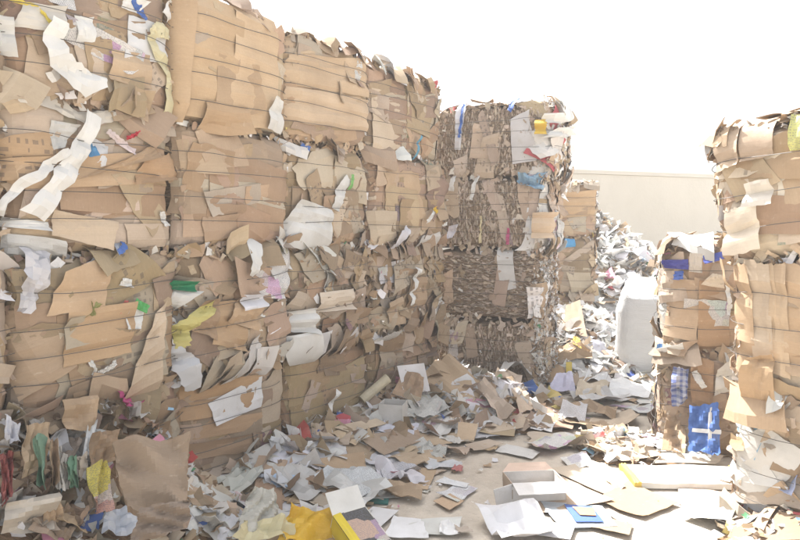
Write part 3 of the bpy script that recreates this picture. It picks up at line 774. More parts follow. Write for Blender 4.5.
B[1, 1].patch('F', [(2, 286), (12, 284), (16, 260), (2, 252)], tnt=(.74, .70, .70), lift=.03)
b = B[2, 3]
b.patch('F', [(172, 108), (232, 118), (246, 12), (180, -14)], 'card', (.48, .35, .22), 'cardboard_sheet', cr=.004, torn=.01, curl=.01, label='big plain cardboard panel')
b.patch('F', [(226, 118), (278, 128), (278, 24), (238, 0)], 'card', (.51, .38, .25), 'cardboard_sheet', cr=.006, torn=.02, curl=.03, lift=.018)
b.patch('F', [(168, 112), (192, 116), (196, -6), (172, -14)], 'card', (.46, .335, .215), 'cardboard_sheet', cr=.004, torn=.01, curl=.03, lift=.022)
b.patch('F', [(202, 120), (250, 124), (246, 108), (206, 100)], 'card', KRAFT[0], 'cardboard_flap', lift=.04, curl=.15)
b.patch('F', [(266, 124), (280, 130), (278, 104), (268, 96)], tnt=WHT, lift=.05)
b = B[3, 3]
b.ribbon('F', [(287, 32), (284, 50), (282, 66), (283, 92), (283, 116)], [9, 7, 5, 5, 4], 'film', (.08, .18, .48), 'plastic_film', 'blue plastic strip', lift=.03)
b.patch('F', [(288, 84), (366, 98), (364, 62), (292, 52)], 'card', (.50, .38, .26), 'cardboard_sheet', cr=.008, curl=.02)
b.patch('F', [(288, 120), (368, 132), (368, 100), (290, 86)], 'card', (.53, .41, .29), 'cardboard_sheet', cr=.008, curl=.02)
b.ribbon('F', [(362, 46), (361, 62), (355, 80)], [9, 12, 8], 'glossy', (.66, .66, .64))
b.ribbon('F', [(372, 98), (371, 112)], [6, 6], tnt=WHT)
b = B[3, 2]
b.patch('F', [(277, 238), (328, 251), (329, 210), (296, 198)], tnt=(.70, .70, .69), label='large white sheet', lift=.03, cr=.02)
b.ribbon('F', [(346, 178), (338, 192), (334, 210)], [9, 13, 11], tnt=(.68, .68, .67)); b.ribbon('F', [(349, 174), (347, 190)], [4, 4], tnt=(.22, .48, .16), lift=.03)
b = B[2, 1]
b.patch('F', [(162, 314), (182, 316), (194, 290), (180, 280)], 'film', (.74, .73, .70), 'plastic_film', 'white sack scrap', lift=.07, curl=.08, cr=.06); b.patch('F', [(182, 286), (192, 290), (194, 280), (184, 278)], tnt=(.04, .24, .12), lift=.09)
b.ribbon('F', [(206, 304), (194, 316), (187, 330), (189, 345)], [9, 8, 8, 5], 'film', (.68, .62, .24), 'plastic_film', lift=.05)
b.ribbon('F', [(184, 346), (190, 360), (196, 376)], [8, 11, 5], tnt=(.62, .63, .66), lift=.05)
b.patch('F', [(233, 310), (254, 305), (256, 293), (232, 294)], tnt=(.72, .72, .76), lift=.06)
b.patch('F', [(204, 344), (238, 352), (240, 300), (214, 300)], 'card', KRAFT[0], 'cardboard_sheet', lift=.02)
b.patch('F', [(192, 330), (208, 340), (214, 298), (196, 300)], 'card', KRAFT[5], 'cardboard_sheet', lift=.03)
b.patch('F', [(216, 320), (250, 330), (258, 300), (234, 296)], 'card', KRAFT[1], 'cardboard_sheet', lift=.03)
b.ribbon('F', [(252, 250), (246, 262), (242, 276)], [12, 10, 6], tnt=WHT, lift=.06)
b = B[2, 0]
for k, (y0, y1) in enumerate([(382, 398), (398, 416), (418, 436), (438, 456)]):
    b.patch('F', [(174, y1 + 8), (262, y1 - 8), (262, y0 - 6), (172, y0 + 10)], 'card', (.40 - .02 * k, .27 - .01 * k, .16), 'cardboard_sheet', cr=.006, lift=.006 * (k % 2), curl=.03, torn=.03)
b = B[3, 1]
b.patch('F', [(278, 338), (297, 353), (316, 350), (310, 326)], tnt=(.72, .72, .71), label='torn white sheet', lift=.07); b.patch('F', [(288, 330), (308, 332), (310, 306), (292, 310)], tnt=(.70, .70, .69), lift=.06)
b.patch('F', [(298, 396), (318, 402), (326, 386), (312, 378)], 'card', (.5, .42, .34), 'cardboard_sheet', lift=.07)
b.patch('F', [(310, 312), (345, 308), (345, 288), (312, 292)], 'card', (.53, .46, .38), 'cardboard_sheet', lift=.03)
b.ribbon('F', [(300, 376), (304, 364)], [4, 5], 'glossy', (.6, .65, .72), lift=.06)
b = B[3, 0]
b.ribbon('F', [(334, 390), (326, 404), (320, 424), (314, 440)], [7, 6, 5, 4], tnt=WHT, lift=.05)
b = B[4, 3]
b.ribbon('F', [(416, 138), (413, 158)], [5, 6], tnt=(.14, .36, .52), lift=.04)
b = B[4, 2]
b.ribbon('F', [(404, 228), (394, 238), (390, 246)], [7, 8, 4], tnt=(.66, .66, .72), lift=.05); b.ribbon('F', [(430, 210), (420, 222)], [5, 5], tnt=WHT, lift=.05); b.ribbon('F', [(428, 212), (432, 208)], [5, 5], tnt=(.75, .5, .05), lift=.06)
b = B[4, 1]
b.ribbon('F', [(410, 268), (405, 290), (402, 305)], [8, 6, 6], tnt=WHT, lift=.06)
b.ribbon('F', [(368, 338), (384, 330), (396, 326)], [8, 9, 7], 'news', WHT, lift=.06)
for key, bb in B.items(): bb.wire_up('F')

b = FAR[3]
b.ribbon('F', [(463, 96), (460, 118), (458, 150)], [10, 10, 7], tnt=(.68, .68, .72), lift=.03); b.ribbon('F', [(464, 108), (460, 138)], [3, 3], tnt=BLU, lift=.05); b.ribbon('F', [(517, 96), (510, 112)], [5, 6], tnt=BLU, lift=.05)
b.ribbon('R', [(538, 106), (537, 122)], [7, 7], tnt=(.74, .52, .08), lift=.06); b.patch('R', [(546, 118), (564, 120), (562, 108), (542, 104)], tnt=WHT, lift=.06); b.patch('R', [(534, 152), (541, 156), (540, 138), (532, 140)], tnt=WHT, lift=.06)
b.patch('R', [(552, 138), (566, 136), (566, 126), (554, 128)], tnt=WHT, lift=.06)
b = FAR[2]
b.patch('F', [(517, 184), (538, 189), (540, 175), (516, 173)], 'film', (.34, .52, .68), 'plastic_film', 'pale blue bag', lift=.05, cr=.2, torn=.12, n=14); b.ribbon('F', [(478, 180), (474, 190), (472, 200)], [4, 5, 4], tnt=WHT, lift=.04); b.ribbon('F', [(454, 176), (452, 192)], [5, 6], tnt=WHT, lift=.04)
b.patch('F', [(446, 240), (454, 238), (460, 224), (450, 226)], tnt=(.70, .70, .78), lift=.06); b.ribbon('F', [(482, 216), (481, 242)], [2, 3], tnt=(.7, .62, .4), lift=.04); b.ribbon('F', [(509, 228), (508, 242)], [3, 4], tnt=(.55, .12, .25), lift=.04)
b.patch('R', [(524, 238), (548, 238), (548, 212), (526, 210)], 'card', (.55, .43, .31), 'cardboard_sheet', lift=.05)
TAN[1].patch('F', [(563, 248), (575, 247), (574, 242), (564, 242)], 'film', (.12, .42, .75), 'plastic_film', lift=.05)
TAN[2].patch('F', [(553, 218), (595, 216), (595, 190), (555, 192)], 'card', (.48, .345, .215), 'cardboard_sheet', lift=.01, cr=.006)

b = RF[1]
b.patch('F', [(668, 268), (690, 269), (690, 259), (667, 260)], 'film', (.09, .09, .42), 'plastic_film', 'blue-violet strip', lift=.03); b.patch('F', [(690, 271), (702, 272), (702, 256), (691, 256)], tnt=(.62, .58, .53), lift=.04); b.patch('F', [(703, 263), (738, 257), (737, 253), (703, 257)], tnt=(.09, .12, .45), lift=.03)
b.patch('F', [(666, 336), (697, 338), (698, 280), (667, 278)], 'card', (.48, .36, .25), 'cardboard_sheet', cr=.004, torn=.01, lift=.012)
b.patch('F', [(697, 350), (730, 352), (728, 282), (699, 280)], 'card', (.39, .265, .165), 'cardboard_sheet', cr=.004, torn=.01, lift=.006)
b.ribbon('L', [(667, 290), (667, 304)], [5, 5], tnt=(.10, .18, .55), lift=.04); b.patch('F', [(670, 350), (690, 352), (684, 338), (668, 342)], tnt=WHT, lift=.06); b.patch('F', [(665, 352), (671, 354), (671, 340), (665, 342)], tnt=(.10, .24, .50), lift=.05)
b.ribbon('F', [(726, 284), (729, 300), (728, 314)], [4, 5, 4], tnt=WHT, lift=.06); b.patch('F', [(700, 284), (724, 288), (722, 274), (712, 272)], 'card', (.55, .47, .37), 'cardboard_flap', lift=.06)
b = RF[0]
b.patch('F', [(672, 408), (687, 398), (688, 368), (674, 365)], 'plaid', (.62, .64, .72), 'cloth', 'blue and white plaid cloth', lift=.07, cr=.2, torn=.1)
b.patch('F', [(714, 394), (746, 384), (742, 360), (716, 366)], tnt=(.64, .62, .58), lift=.05); b.patch('F', [(690, 400), (712, 408), (714, 362), (690, 358)], 'card', (.36, .24, .15), 'cardboard_sheet', lift=.02)
b.ribbon('F', [(694, 370), (700, 380), (704, 386)], [7, 7, 6], tnt=WHT, lift=.05)
b = RN[2]
b.patch('F', [(728, 250), (764, 246), (760, 196), (729, 214)], 'card', (.66, .59, .49), 'cardboard_sheet', 'sunlit cream panel', lift=.05, cr=.01, curl=.0)
b.patch('F', [(746, 210), (778, 204), (776, 178), (750, 184)], 'paper', (.70, .66, .60), 'paper_sheet', lift=.07)
b.patch('F', [(722, 172), (742, 166), (740, 128), (716, 136)], 'card', (.46, .36, .27), 'cardboard_sheet', lift=.02, cr=.006); b.patch('F', [(743, 164), (774, 152), (774, 116), (740, 126)], 'card', (.45, .35, .265), 'cardboard_sheet', lift=.015, cr=.006)
b.patch('F', [(793, 150), (806, 148), (806, 120), (794, 124)], 'glossy', (.6, .6, .25), lift=.04)
b = RN[1]
for x0, x1, tn in ((736, 752, KRAFT[1]), (752, 770, KRAFT[4]), (770, 788, KRAFT[3]), (786, 806, KRAFT[1])):
    b.patch('F', [(x0, 374), (x1 + 3, 380), (x1, 272), (x0 - 3, 268)], 'card', tn, 'cardboard_sheet', lift=.012, cr=.012, curl=.05, torn=.03)
b.patch('F', [(722, 290), (738, 292), (736, 270), (728, 268)], 'card', (.50, .37, .24), 'cardboard_flap', lift=.06)
b.patch('F', [(744, 390), (778, 396), (776, 352), (750, 356)], 'card', KRAFT[0], 'cardboard_sheet', lift=.06, curl=.1)

# ------------------------------------------------------------------ loose things lying in the yard
def lying(name, label, cat, quad, mat='card', tnt=TAN_, lift=0.006, cr=0.02, curl=0.03, torn=0.04, n=9, t=0.004, group=None, drape=True, seed=None, parent=None, f=1.0):
    r = np.random.default_rng(seed if seed is not None else abs(hash((quad[0][0], quad[0][1]))) % 9999)
    pts = [P3(c) for c in quad] if not isinstance(quad, np.ndarray) else list(quad)
    a0, b0 = ab_grid(n, n); a, b = tear(a0, b0, r, torn); P = bilinear(pts, a, b)
    nv = np.cross(pts[1] - pts[0], pts[3] - pts[0]); nv /= np.linalg.norm(nv) + 1e-9
    if nv[2] < -.05: nv = -nv
    L = max(np.linalg.norm(pts[1] - pts[0]), np.linalg.norm(pts[3] - pts[0]), .1)
    if cr >= .03: cr = cr * 2.4
    off = cr * crumple(a0 * 1.5 * f, b0 * 1.5 * f, r, 7) * L * 3
    th = r.uniform(0, 6.28); off = off + curl * L * np.maximum(a0 * math.cos(th) + b0 * math.sin(th) - .1, 0) ** 1.5 * 3
    P = P + (off - off.min())[..., None] * nv
    if drape:
        g = hz(P[..., 0], P[..., 1]); P[..., 2] = np.maximum(P[..., 2], g + lift)
    P[..., 2] = np.maximum(P[..., 2], .003)
    bk = P - nv * t
    ve, fa_, idx = solid_grid(P, bk)
    w1 = np.linalg.norm(pts[1] - pts[0]); h1 = np.linalg.norm(pts[3] - pts[0])
    uv = np.stack([a * w1, b * h1], -1).reshape(-1, 2)[idx] + r.uniform(0, 20, 2)
    o = mesh_obj(name, ve, fa_, M[mat], parent, uv, np.array(tnt))
    if parent is None: tag(o, label, cat, group)
    return o

def blob(name, label, cat, c, size, rz, mat, tnt, seed, box=3.0, cr=.12, pinch=0.0, nu=30, nv=18, tilt=(0, 0)):
    """crumpled closed bag: superellipsoid with creases and a flattened foot"""
    r = np.random.default_rng(seed)
    th = np.linspace(0, 2 * math.pi, nu, endpoint=False); ph = np.linspace(-math.pi / 2, math.pi / 2, nv)
    T, Pp = np.meshgrid(th, ph, indexing='ij')
    sp = lambda x, e: np.sign(x) * np.abs(x) ** e
    e = 2 / box
    x = sp(np.cos(Pp), e) * sp(np.cos(T), e); y = sp(np.cos(Pp), e) * sp(np.sin(T), e); zz = sp(np.sin(Pp), e)
    k = 1 + cr * (crumple(x * 1.6 + zz * .8, y * 1.6 - zz * 1.1, r, 12) * 2.4 + .5 * noise(x * 3 + seed, y * 3, zz * 3))
    x, y = x * k, y * k; zz = zz * (1 + cr * crumple(x, y, r, 5))
    pf = 1 - pinch * sm(.1, 1, zz); x, y = x * pf, y * pf
    v = np.stack([x * size[0] / 2, y * size[1] / 2, np.maximum((zz + 1) * size[2] / 2, 0)], -1).reshape(-1, 3)
    R = np.array(Matrix.Rotation(rz, 3, 'Z') @ Matrix.Rotation(tilt[0], 3, 'X') @ Matrix.Rotation(tilt[1], 3, 'Y'))
    v = v @ R.T; v[:, 2] -= min(v[:, 2].min(), 0)
    f = [(i * nv + j, ((i + 1) % nu) * nv + j, ((i + 1) % nu) * nv + j + 1, i * nv + j + 1) for i in range(nu) for j in range(nv - 1)]
    uv = np.stack([T.ravel() / 6.28 * size[0] * 3, zz.ravel() * size[2] / 2], 1)
    o = mesh_obj(name, v + np.array(c), f, M[mat], None, uv, np.array(tnt)); tag(o, label, cat)
    return o

def panel_box(name, label, cat, c, size, rz, mat, tnt, open_side=None, t=.005, flaps=(), tilt=0.0, group=None, seed=1):
    """carton built of separate panels; flaps: (edge, angle, length)"""
    r = np.random.default_rng(seed)
    e = bpy.data.objects.new(name, None); C.objects.link(e); e.location = c; e.rotation_euler = (tilt, 0, rz); e.empty_display_size = .1; tag(e, label, cat, group)
    X, Y, Z = size[0] / 2, size[1] / 2, size[2]
    faces = {'bottom': [(-X, -Y, 0), (X, -Y, 0), (X, Y, 0), (-X, Y, 0)], 'top': [(-X, -Y, Z), (X, -Y, Z), (X, Y, Z), (-X, Y, Z)],
             'front': [(-X, -Y, 0), (X, -Y, 0), (X, -Y, Z), (-X, -Y, Z)], 'back': [(X, Y, 0), (-X, Y, 0), (-X, Y, Z), (X, Y, Z)],
             'left': [(-X, Y, 0), (-X, -Y, 0), (-X, -Y, Z), (-X, Y, Z)], 'right': [(X, -Y, 0), (X, Y, 0), (X, Y, Z), (X, -Y, Z)]}
    def pan(nm, q, m_, tn):
        q = [np.array(p, float) for p in q]; a, b_ = ab_grid(7, 7); a0, b0 = a, b_
        P = bilinear(q, a, b_); nv = np.cross(q[1] - q[0], q[3] - q[0]); nv /= np.linalg.norm(nv)
        edge = np.clip((.5 - np.maximum(abs(a0), abs(b0))) * 4, 0, 1)
        P = P + (crumple(a0, b0, r, 4) * .08 * edge * max(size))[..., None] * nv
        ve, fa_, idx = solid_grid(P, P - nv * t)
        uv = np.stack([a0 * np.linalg.norm(q[1] - q[0]), b0 * np.linalg.norm(q[3] - q[0])], -1).reshape(-1, 2)[idx] + r.uniform(0, 9, 2)
        return mesh_obj(nm, ve, fa_, M[m_], e, uv, np.array(tn))
    for k, q in faces.items():
        if k == open_side: continue
        tn = tnt.get(k, tnt['all']) if isinstance(tnt, dict) else tnt; mm = mat.get(k, mat['all']) if isinstance(mat, dict) else mat
        pan('panel', q, mm, tn)
    for q, mm, tn in flaps: pan('flap', q, mm, tn)
    return e

L = lying
# --- lower-left heap
L('kraft_paper_sack', 'crushed grey-brown kraft paper sack at the foot of the heap', 'paper sack', np.array([at_depth(128, 522, 2.57), at_depth(187, 516, 2.64), at_depth(190, 440, 2.86), at_depth(112, 448, 2.80)]), 'card', (.29, .22, .158), .02, .09, .06, .05, n=22, t=.05, seed=5, f=.65)
L('crumpled_card', 'dark folded lower flap in front of the kraft sack', 'card', np.array([at_depth(130, 545, 2.45), at_depth(190, 530, 2.50), at_depth(192, 500, 2.56), at_depth(140, 506, 2.52)]), 'card', (.23, .18, .14), .02, .05, .10, .1, n=14, seed=6)
L('board', 'pale tan board leaning low beside the kraft sack', 'board', [(196, 482), (258, 508), (252, 490), (190, 458)], 'card', (.52, .42, .31), .02, .004, .0, .01)
L('yellow_wrapper', 'yellow and white printed wrapper left of the kraft sack', 'wrapper', [(92, 516, .1), (112, 512, .1), (104, 462, .18), (84, 470, .18)], 'glossy', (.70, .60, .15), .03, .05, .05)
L('crumpled_paper', 'blue-white crumpled paper below the kraft sack', 'paper', [(98, 540), (142, 536), (134, 510, .05), (104, 512, .05)], 'paper', (.66, .70, .78), .03, .09, .06)
for k in range(6):
    L('folded_card', ['green edged card standing in the folded bundle', 'brown card standing in the green bundle', 'white edged card at the left of the green bundle', 'grey card behind the green bundle', 'green card at the right of the green bundle', 'pale card low in the green bundle'][k], 'card',
      [(44 + k * 7, 492 - k * 2, .12), (52 + k * 7, 494 - k * 2, .14), (50 + k * 7, 440 + k * 3, .24), (38 + k * 7, 446 + k * 3, .22)], 'card', [(.15, .24, .17), (.35, .26, .18), (.5, .48, .44), (.33, .31, .28), (.14, .25, .17), (.45, .40, .34)][k], .03, .08, .08, .12)
L('crumpled_card', 'large grey-beige crumpled card at the bottom left corner', 'card', [(0, 538), (52, 528, .03), (58, 492, .14), (4, 502, .1)], 'card', (.46, .41, .345), .03, .08, .08)
L('crumpled_card', 'brown folded card beside the corner card, its edge upright', 'card', [(40, 538), (62, 532), (58, 492, .18), (44, 500, .12)], 'card', (.36, .26, .17), .03, .05, .05)
L('red_wrapper', 'red wrapper at the left picture edge', 'wrapper', [(0, 508, .1), (10, 500, .1), (13, 452, .2), (0, 456, .2)], 'paper', (.36, .12, .11), .03, .09, .05, .15)
L('paper_strip', 'white paper strip hanging on the heap left of the kraft sack', 'paper', [(82, 458, .1), (90, 456, .1), (98, 420, .16), (88, 422, .16)], 'paper', WHT, .05, .03)
L('pink_rag', 'bright pink rag caught between the left bales', 'rag', [(116, 412, .1), (136, 408, .1), (142, 392, .12), (112, 394, .12)], 'paper', (.62, .12, .30), .05, .10)
L('crumpled_paper', 'white crumpled paper right of the pink rag', 'paper', [(142, 412, .08), (160, 408, .08), (158, 394, .1), (140, 398, .1)], 'paper', WHT, .05, .10)
L('crumpled_paper', 'small white crumpled paper at the left edge above the red wrapper', 'paper', [(4, 446, .12), (18, 448, .12), (16, 430, .14), (2, 420, .14)], 'paper', (.72, .72, .76), .05, .10)
L('crumpled_card', 'curled brown card high on the heap by the pink rag', 'card', [(62, 430, .12), (92, 432, .12), (94, 396, .2), (60, 400, .2)], 'card', (.40, .29, .19), .05, .06, .1)
L('crumpled_card', 'dark curled card between the green bundle and the kraft sack', 'card', [(86, 470, .1), (112, 462, .1), (118, 430, .18), (90, 434, .18)], 'card', (.32, .225, .145), .05, .06, .1)
L('cardboard_sheet', 'brown sheet standing behind the green bundle', 'cardboard', [(18, 480, .16), (44, 470, .16), (48, 424, .26), (20, 430, .26)], 'card', (.38, .285, .19), .05, .05, .05)
# --- foreground middle
L('plastic_bag', 'translucent white plastic bag beside the yellow bag', 'plastic bag', [(230, 536), (284, 534), (270, 492, .16), (250, 488, .18)], 'film', (.66, .64, .57), .02, .05, .05, .10, n=16, seed=12)
L('crumpled_paper', 'cream crumpled paper between white and yellow bags', 'paper', [(226, 548), (290, 548), (286, 528, .05), (240, 526, .05)], 'paper', (.70, .64, .42), .02, .05, .05, .10, n=12, seed=13)
L('plastic_bag', 'bright yellow plastic bag at the bottom edge', 'plastic bag', [(274, 550), (334, 550), (336, 516, .09), (290, 512, .09)], 'film', (.84, .55, .05), .02, .05, .06, .08, n=20, seed=16, f=.9, t=.004)
p = hit(362, 552)
panel_box('printed_carton', 'yellow and black printed carton at the bottom edge', 'carton', (p[0] - .02, p[1] + .06, .01), (.20, .27, .10), .62, {'all': 'paper', 'top': 'glossy'}, {'all': (.72, .70, .62), 'top': (.06, .055, .05), 'left': (.72, .58, .06)}, t=.004, tilt=.35,
          flaps=[([(-.10, -.135, .101), (-.055, -.135, .108), (-.055, .135, .108), (-.10, .135, .101)], 'paper', (.74, .58, .05)), ([(-.10, .135, .10), (.10, .135, .10), (.10, .24, .16), (-.10, .24, .16)], 'paper', (.72, .71, .68))])
L('book', 'small teal booklet on the ground behind the printed carton', 'booklet', [(364, 503), (388, 505), (390, 493), (366, 491)], 'paper', (.06, .19, .17), .01, .004, 0, .0, t=.012)
tube_pts = np.array([hit(321, 490), hit(362, 497)]); tube_pts[:, 2] = .035
o = tube('cardboard_tube', np.linspace(tube_pts[0], tube_pts[1], 6), .03, M['card'], k=12, tnt=np.array((.36, .25, .16))); tag(o, 'short brown cardboard tube on the ground', 'tube')
L('cloth', 'white and dark red crumpled cloth on the ground', 'cloth', [(366, 474), (400, 489), (430, 488), (392, 468)], 'paper', (.68, .66, .70), .01, .05, .03, .15, n=12); L('cloth', 'dark red crumpled cloth on the white cloth', 'cloth', [(386, 478), (400, 482), (408, 474, .04), (390, 470, .04)], 'paper', (.28, .10, .12), .05, .05, .02, .15)
L('cardboard_sheet', 'brown flat cardboard sheet before the bottom left bales', 'cardboard', [(300, 466), (338, 474), (366, 472), (364, 456)], 'card', (.42, .31, .205), .03, .006, .01, .02)
L('cardboard_sheet', 'grey-brown cardboard sheet with faint red print', 'cardboard', [(356, 442), (384, 462), (424, 446), (404, 436)], 'cardp', (.36, .28, .21), .05, .008, .02, .03); L('cardboard_sheet', 'pale tan cardboard strip behind the red printed sheet', 'cardboard', [(333, 436), (350, 441), (386, 431), (376, 426)], 'card', (.53, .44, .33), .06, .008, .02, .02)
L('cardboard_sheet', 'folded brown cardboard lying in front of the red printed sheet', 'cardboard', [(386, 462), (416, 472), (446, 464), (420, 450)], 'card', (.42, .33, .235), .03, .03, .06, .05)
for lab, q, tn in (('fanned white papers at the foot of the third bale column', [(262, 464), (292, 470), (318, 454), (288, 444)], (.70, .70, .76)), ('bluish paper sheet left of the fanned papers', [(232, 474), (264, 482), (272, 470), (244, 464)], (.66, .70, .78)),
                   ('pale blue paper sheet below the fanned papers', [(268, 490), (292, 492), (296, 480), (274, 478)], (.48, .62, .80)), ('white paper sheet right of the brown flat sheet', [(350, 486), (372, 490), (376, 480), (352, 476)], (.74, .74, .76)),
                   ('big white sheet at the bottom edge of the yard', [(384, 540), (430, 541), (424, 522), (394, 519)], (.76, .76, .77)), ('small white card right of the big white sheet', [(438, 538), (460, 538), (460, 524), (440, 523)], (.76, .76, .76)),
                   ('white sheet beside the brown corner piece', [(418, 434), (446, 440), (460, 422), (436, 416)], (.72, .71, .69)), ('long narrow white sheet on bare ground', [(434, 484), (466, 490), (470, 486), (444, 480)], (.70, .71, .72)),
                   ('white paper heaped before the white tub', [(372, 432), (412, 440), (418, 428), (388, 420)], (.70, .70, .78)), ('thin white paper on the brown folded heap', [(466, 416), (496, 418), (498, 411), (468, 410)], (.74, .74, .76)),
                   ('white sheet among flat cardboard in the middle of the yard', [(530, 430), (552, 434), (556, 424), (534, 422)], (.74, .74, .75)), ('lilac white sheet leaning on the litter before the sack', [(548, 392), (576, 394), (572, 372, .1), (556, 376, .1)], (.66, .64, .78)),
                   ('white sheet on sunlit litter near the sack', [(582, 384), (606, 386), (608, 376), (588, 374)], (.76, .76, .76)), ('large white paper on the sunlit ground by the sack', [(604, 398), (650, 402), (652, 386), (612, 384)], (.76, .76, .76)),
                   ('oval white board leaning on the shaded mound', [(594, 358), (610, 360), (604, 342, .1), (592, 340, .1)], (.66, .67, .76)), ('white printed magazine on the litter heap', [(494, 380), (540, 386), (536, 366, .06), (506, 362, .06)], (.70, .68, .66)),
                   ('white sheet with faint print left of the long white strip', [(488, 398), (530, 390), (536, 380), (500, 386)], (.70, .69, .76))):
    L('paper_sheet', lab, 'paper', q, 'news' if 'print' in lab else 'paper', tn, .015, .03, .04, .06, t=.0015)
L('paper_sheet', 'white sheet with red writing standing by the brown cardboard', 'paper', [(404, 394, .04), (430, 391, .04), (424, 363, .22), (397, 366, .22)], 'paper', (.72, .70, .70), .03, .006, .01, .0, t=.002)
# white tub / box
p = hit(393, 430); panel_box('white_box', 'small white box standing beside the white papers', 'box', (p[0], p[1] + .1, hz(p[0], p[1]) - .02), (.19, .17, .21), -.25, 'paper', (.68, .67, .65), open_side='top', seed=3)
# pale tube leaning
a_, b_ = hit(362, 400, .06), hit(388, 378, .22); o = tube('cardboard_tube', np.linspace(a_, b_, 8), .04, M['paper'], k=14, tnt=np.array((.62, .56, .42))); tag(o, 'pale cardboard tube leaning on the bales', 'tube')
L('pink_paper', 'pink paper sheet on the litter', 'paper', [(470, 411), (506, 410), (500, 403), (464, 402)], 'paper', (.62, .34, .42), .02, .01, .02, .04)
L('cardboard_sheet', 'large folded brown cardboard on the heap before the dark stack', 'cardboard', [(418, 378, .03), (444, 398, .02), (500, 402, .01), (450, 354, .20)], 'card', (.45, .34, .23), .02, .03, .02, .03, n=12)
L('cardboard_sheet', 'brown flap left of the large folded cardboard', 'cardboard', [(388, 400), (420, 404), (424, 378, .15), (404, 372, .15)], 'card', (.36, .26, .18), .03, .03, .03)
L('cardboard_sheet', 'small tan corner piece beside the white sheet', 'cardboard', [(456, 440), (474, 442), (478, 424, .08), (458, 422, .08)], 'card', (.47, .36, .25), .01, .02, .03)
L('cardboard_sheet', 'brown sheet in the litter under the dark stack corner', 'cardboard', [(540, 384), (562, 384), (566, 368, .08), (552, 364, .08)], 'card', (.40, .28, .17), .02, .02, .02)
L('cardboard_sheet', 'long flat tan cardboard in the middle of the yard', 'cardboard', [(486, 436), (540, 428), (532, 416), (484, 424)], 'card', (.46, .38, .29), .02, .008, .03, .02); L('cardboard_sheet', 'flat tan cardboard with upturned edge in mid yard', 'cardboard', [(586, 438), (640, 424), (630, 412), (590, 420)], 'card', (.46, .38, .29), .02, .01, .08, .02)
L('cardboard_sheet', 'flat cardboard sheet at the shadow edge behind the white slab', 'cardboard', [(548, 470), (604, 496), (640, 480), (592, 462)], 'card', (.45, .38, .30), .012, .006, .02, .01)
L('cardboard_sheet', 'tan carton tray among white papers near the sack', 'cardboard', [(574, 402), (606, 402), (608, 386, .06), (578, 384, .06)], 'card', (.55, .47, .36), .02, .03, .03)
L('yellow_card', 'small yellow card standing in the litter near the sack', 'card', [(566, 378, .03), (572, 378, .03), (572, 362, .13), (566, 362, .13)], 'paper', (.72, .56, .12), .02, .01, 0)
L('cardboard_sheet', 'brown sheet leaning on the shaded paper mound', 'cardboard', [(562, 330, .05), (588, 338, .05), (580, 300, .18), (566, 306, .18)], 'card', (.44, .34, .25), .03, .02, .03); L('yellow_scrap', 'small yellow scrap low on the shaded mound', 'scrap', [(573, 346, .05), (582, 350, .05), (580, 340, .06), (573, 337, .06)], 'paper', (.68, .52, .14), .04, .05)
# white open carton in the foreground
p = hit(534, 503)
panel_box('white_carton', 'white carton lying open on bare ground', 'carton', (p[0] + .02, p[1] + .11, .004), (.33, .22, .11), .10, {'all': 'paper', 'top': 'paper', 'left': 'card'}, {'all': (.74, .72, .70), 'left': (.40, .32, .25)}, seed=8, open_side='top', tilt=-.05,
          flaps=[([(-.165, -.11, 0), (-.165, -.11, .108), (-.29, -.17, .10), (-.27, -.16, .0)], 'paper', (.75, .74, .73)), ([(-.165, .11, .11), (.165, .11, .11), (.14, .20, .135), (-.10, .20, .135)], 'paper', (.68, .52, .42)), ([(-.165, -.11, .11), (.165, -.11, .11), (.17, -.20, .075), (-.15, -.20, .07)], 'paper', (.72, .70, .68))])
L('print_sheet', 'pale sheet carrying blue and orange slips at the bottom edge', 'paper', [(560, 531), (618, 528), (602, 508), (540, 503)], 'paper', (.60, .66, .72), .012, .01, .02, .02, t=.002); L('print_sheet', 'blue printed slip lying on the pale printed sheet', 'paper', [(576, 526), (604, 526), (592, 510), (564, 508)], 'paper', (.10, .18, .48), .022, .01, .01, .02, t=.0015); L('print_sheet', 'orange printed slip lying on the blue slip', 'paper', [(580, 520), (596, 521), (594, 513), (572, 512)], 'paper', (.66, .36, .20), .03, .01, .01, .02, t=.0015)
# white slab with yellow ends
p = hit(690, 493); e = bpy.data.objects.new('foam_slab', None); C.objects.link(e); e.location = (p[0] + .07, p[1] + .20, .0); e.rotation_euler = (0, 0, -.04); tag(e, 'white slab with yellow ends lying on the sunlit ground', 'slab')
def soft_box(name, x0, x1, y0, y1, z0, z1, mat, tn, parent, seed):
    r = np.random.default_rng(seed); n = 14
    a, b2 = ab_grid(n, 8); X = x0 + (a + .5) * (x1 - x0); Y = y0 + (b2 + .5) * (y1 - y0)
    ed = np.clip((.5 - np.maximum(abs(a), abs(b2))) * 8, 0, 1) ** .5
    zt = z1 - .006 * (1 - ed) + .025 * crumple(a * 1.6, b2 * 1.2, r, 6); fr = np.stack([X, Y, zt], -1); bk = np.stack([X, Y, np.full_like(X, z0)], -1)
    ve, fa_, idx = solid_grid(fr, bk); return mesh_obj(name, ve, fa_, M[mat], parent, np.stack([X, Y], -1).reshape(-1, 2)[idx], np.array(tn))
soft_box('slab', -.345, .345, -.15, .17, .004, .046, 'paper', (.76, .75, .72), e, 2)
soft_box('end_band', -.385, -.34, -.155, .175, .003, .050, 'paper', (.74, .60, .16), e, 3); soft_box('end_band', .34, .385, -.155, .175, .003, .050, 'paper', (.74, .60, .16), e, 4)
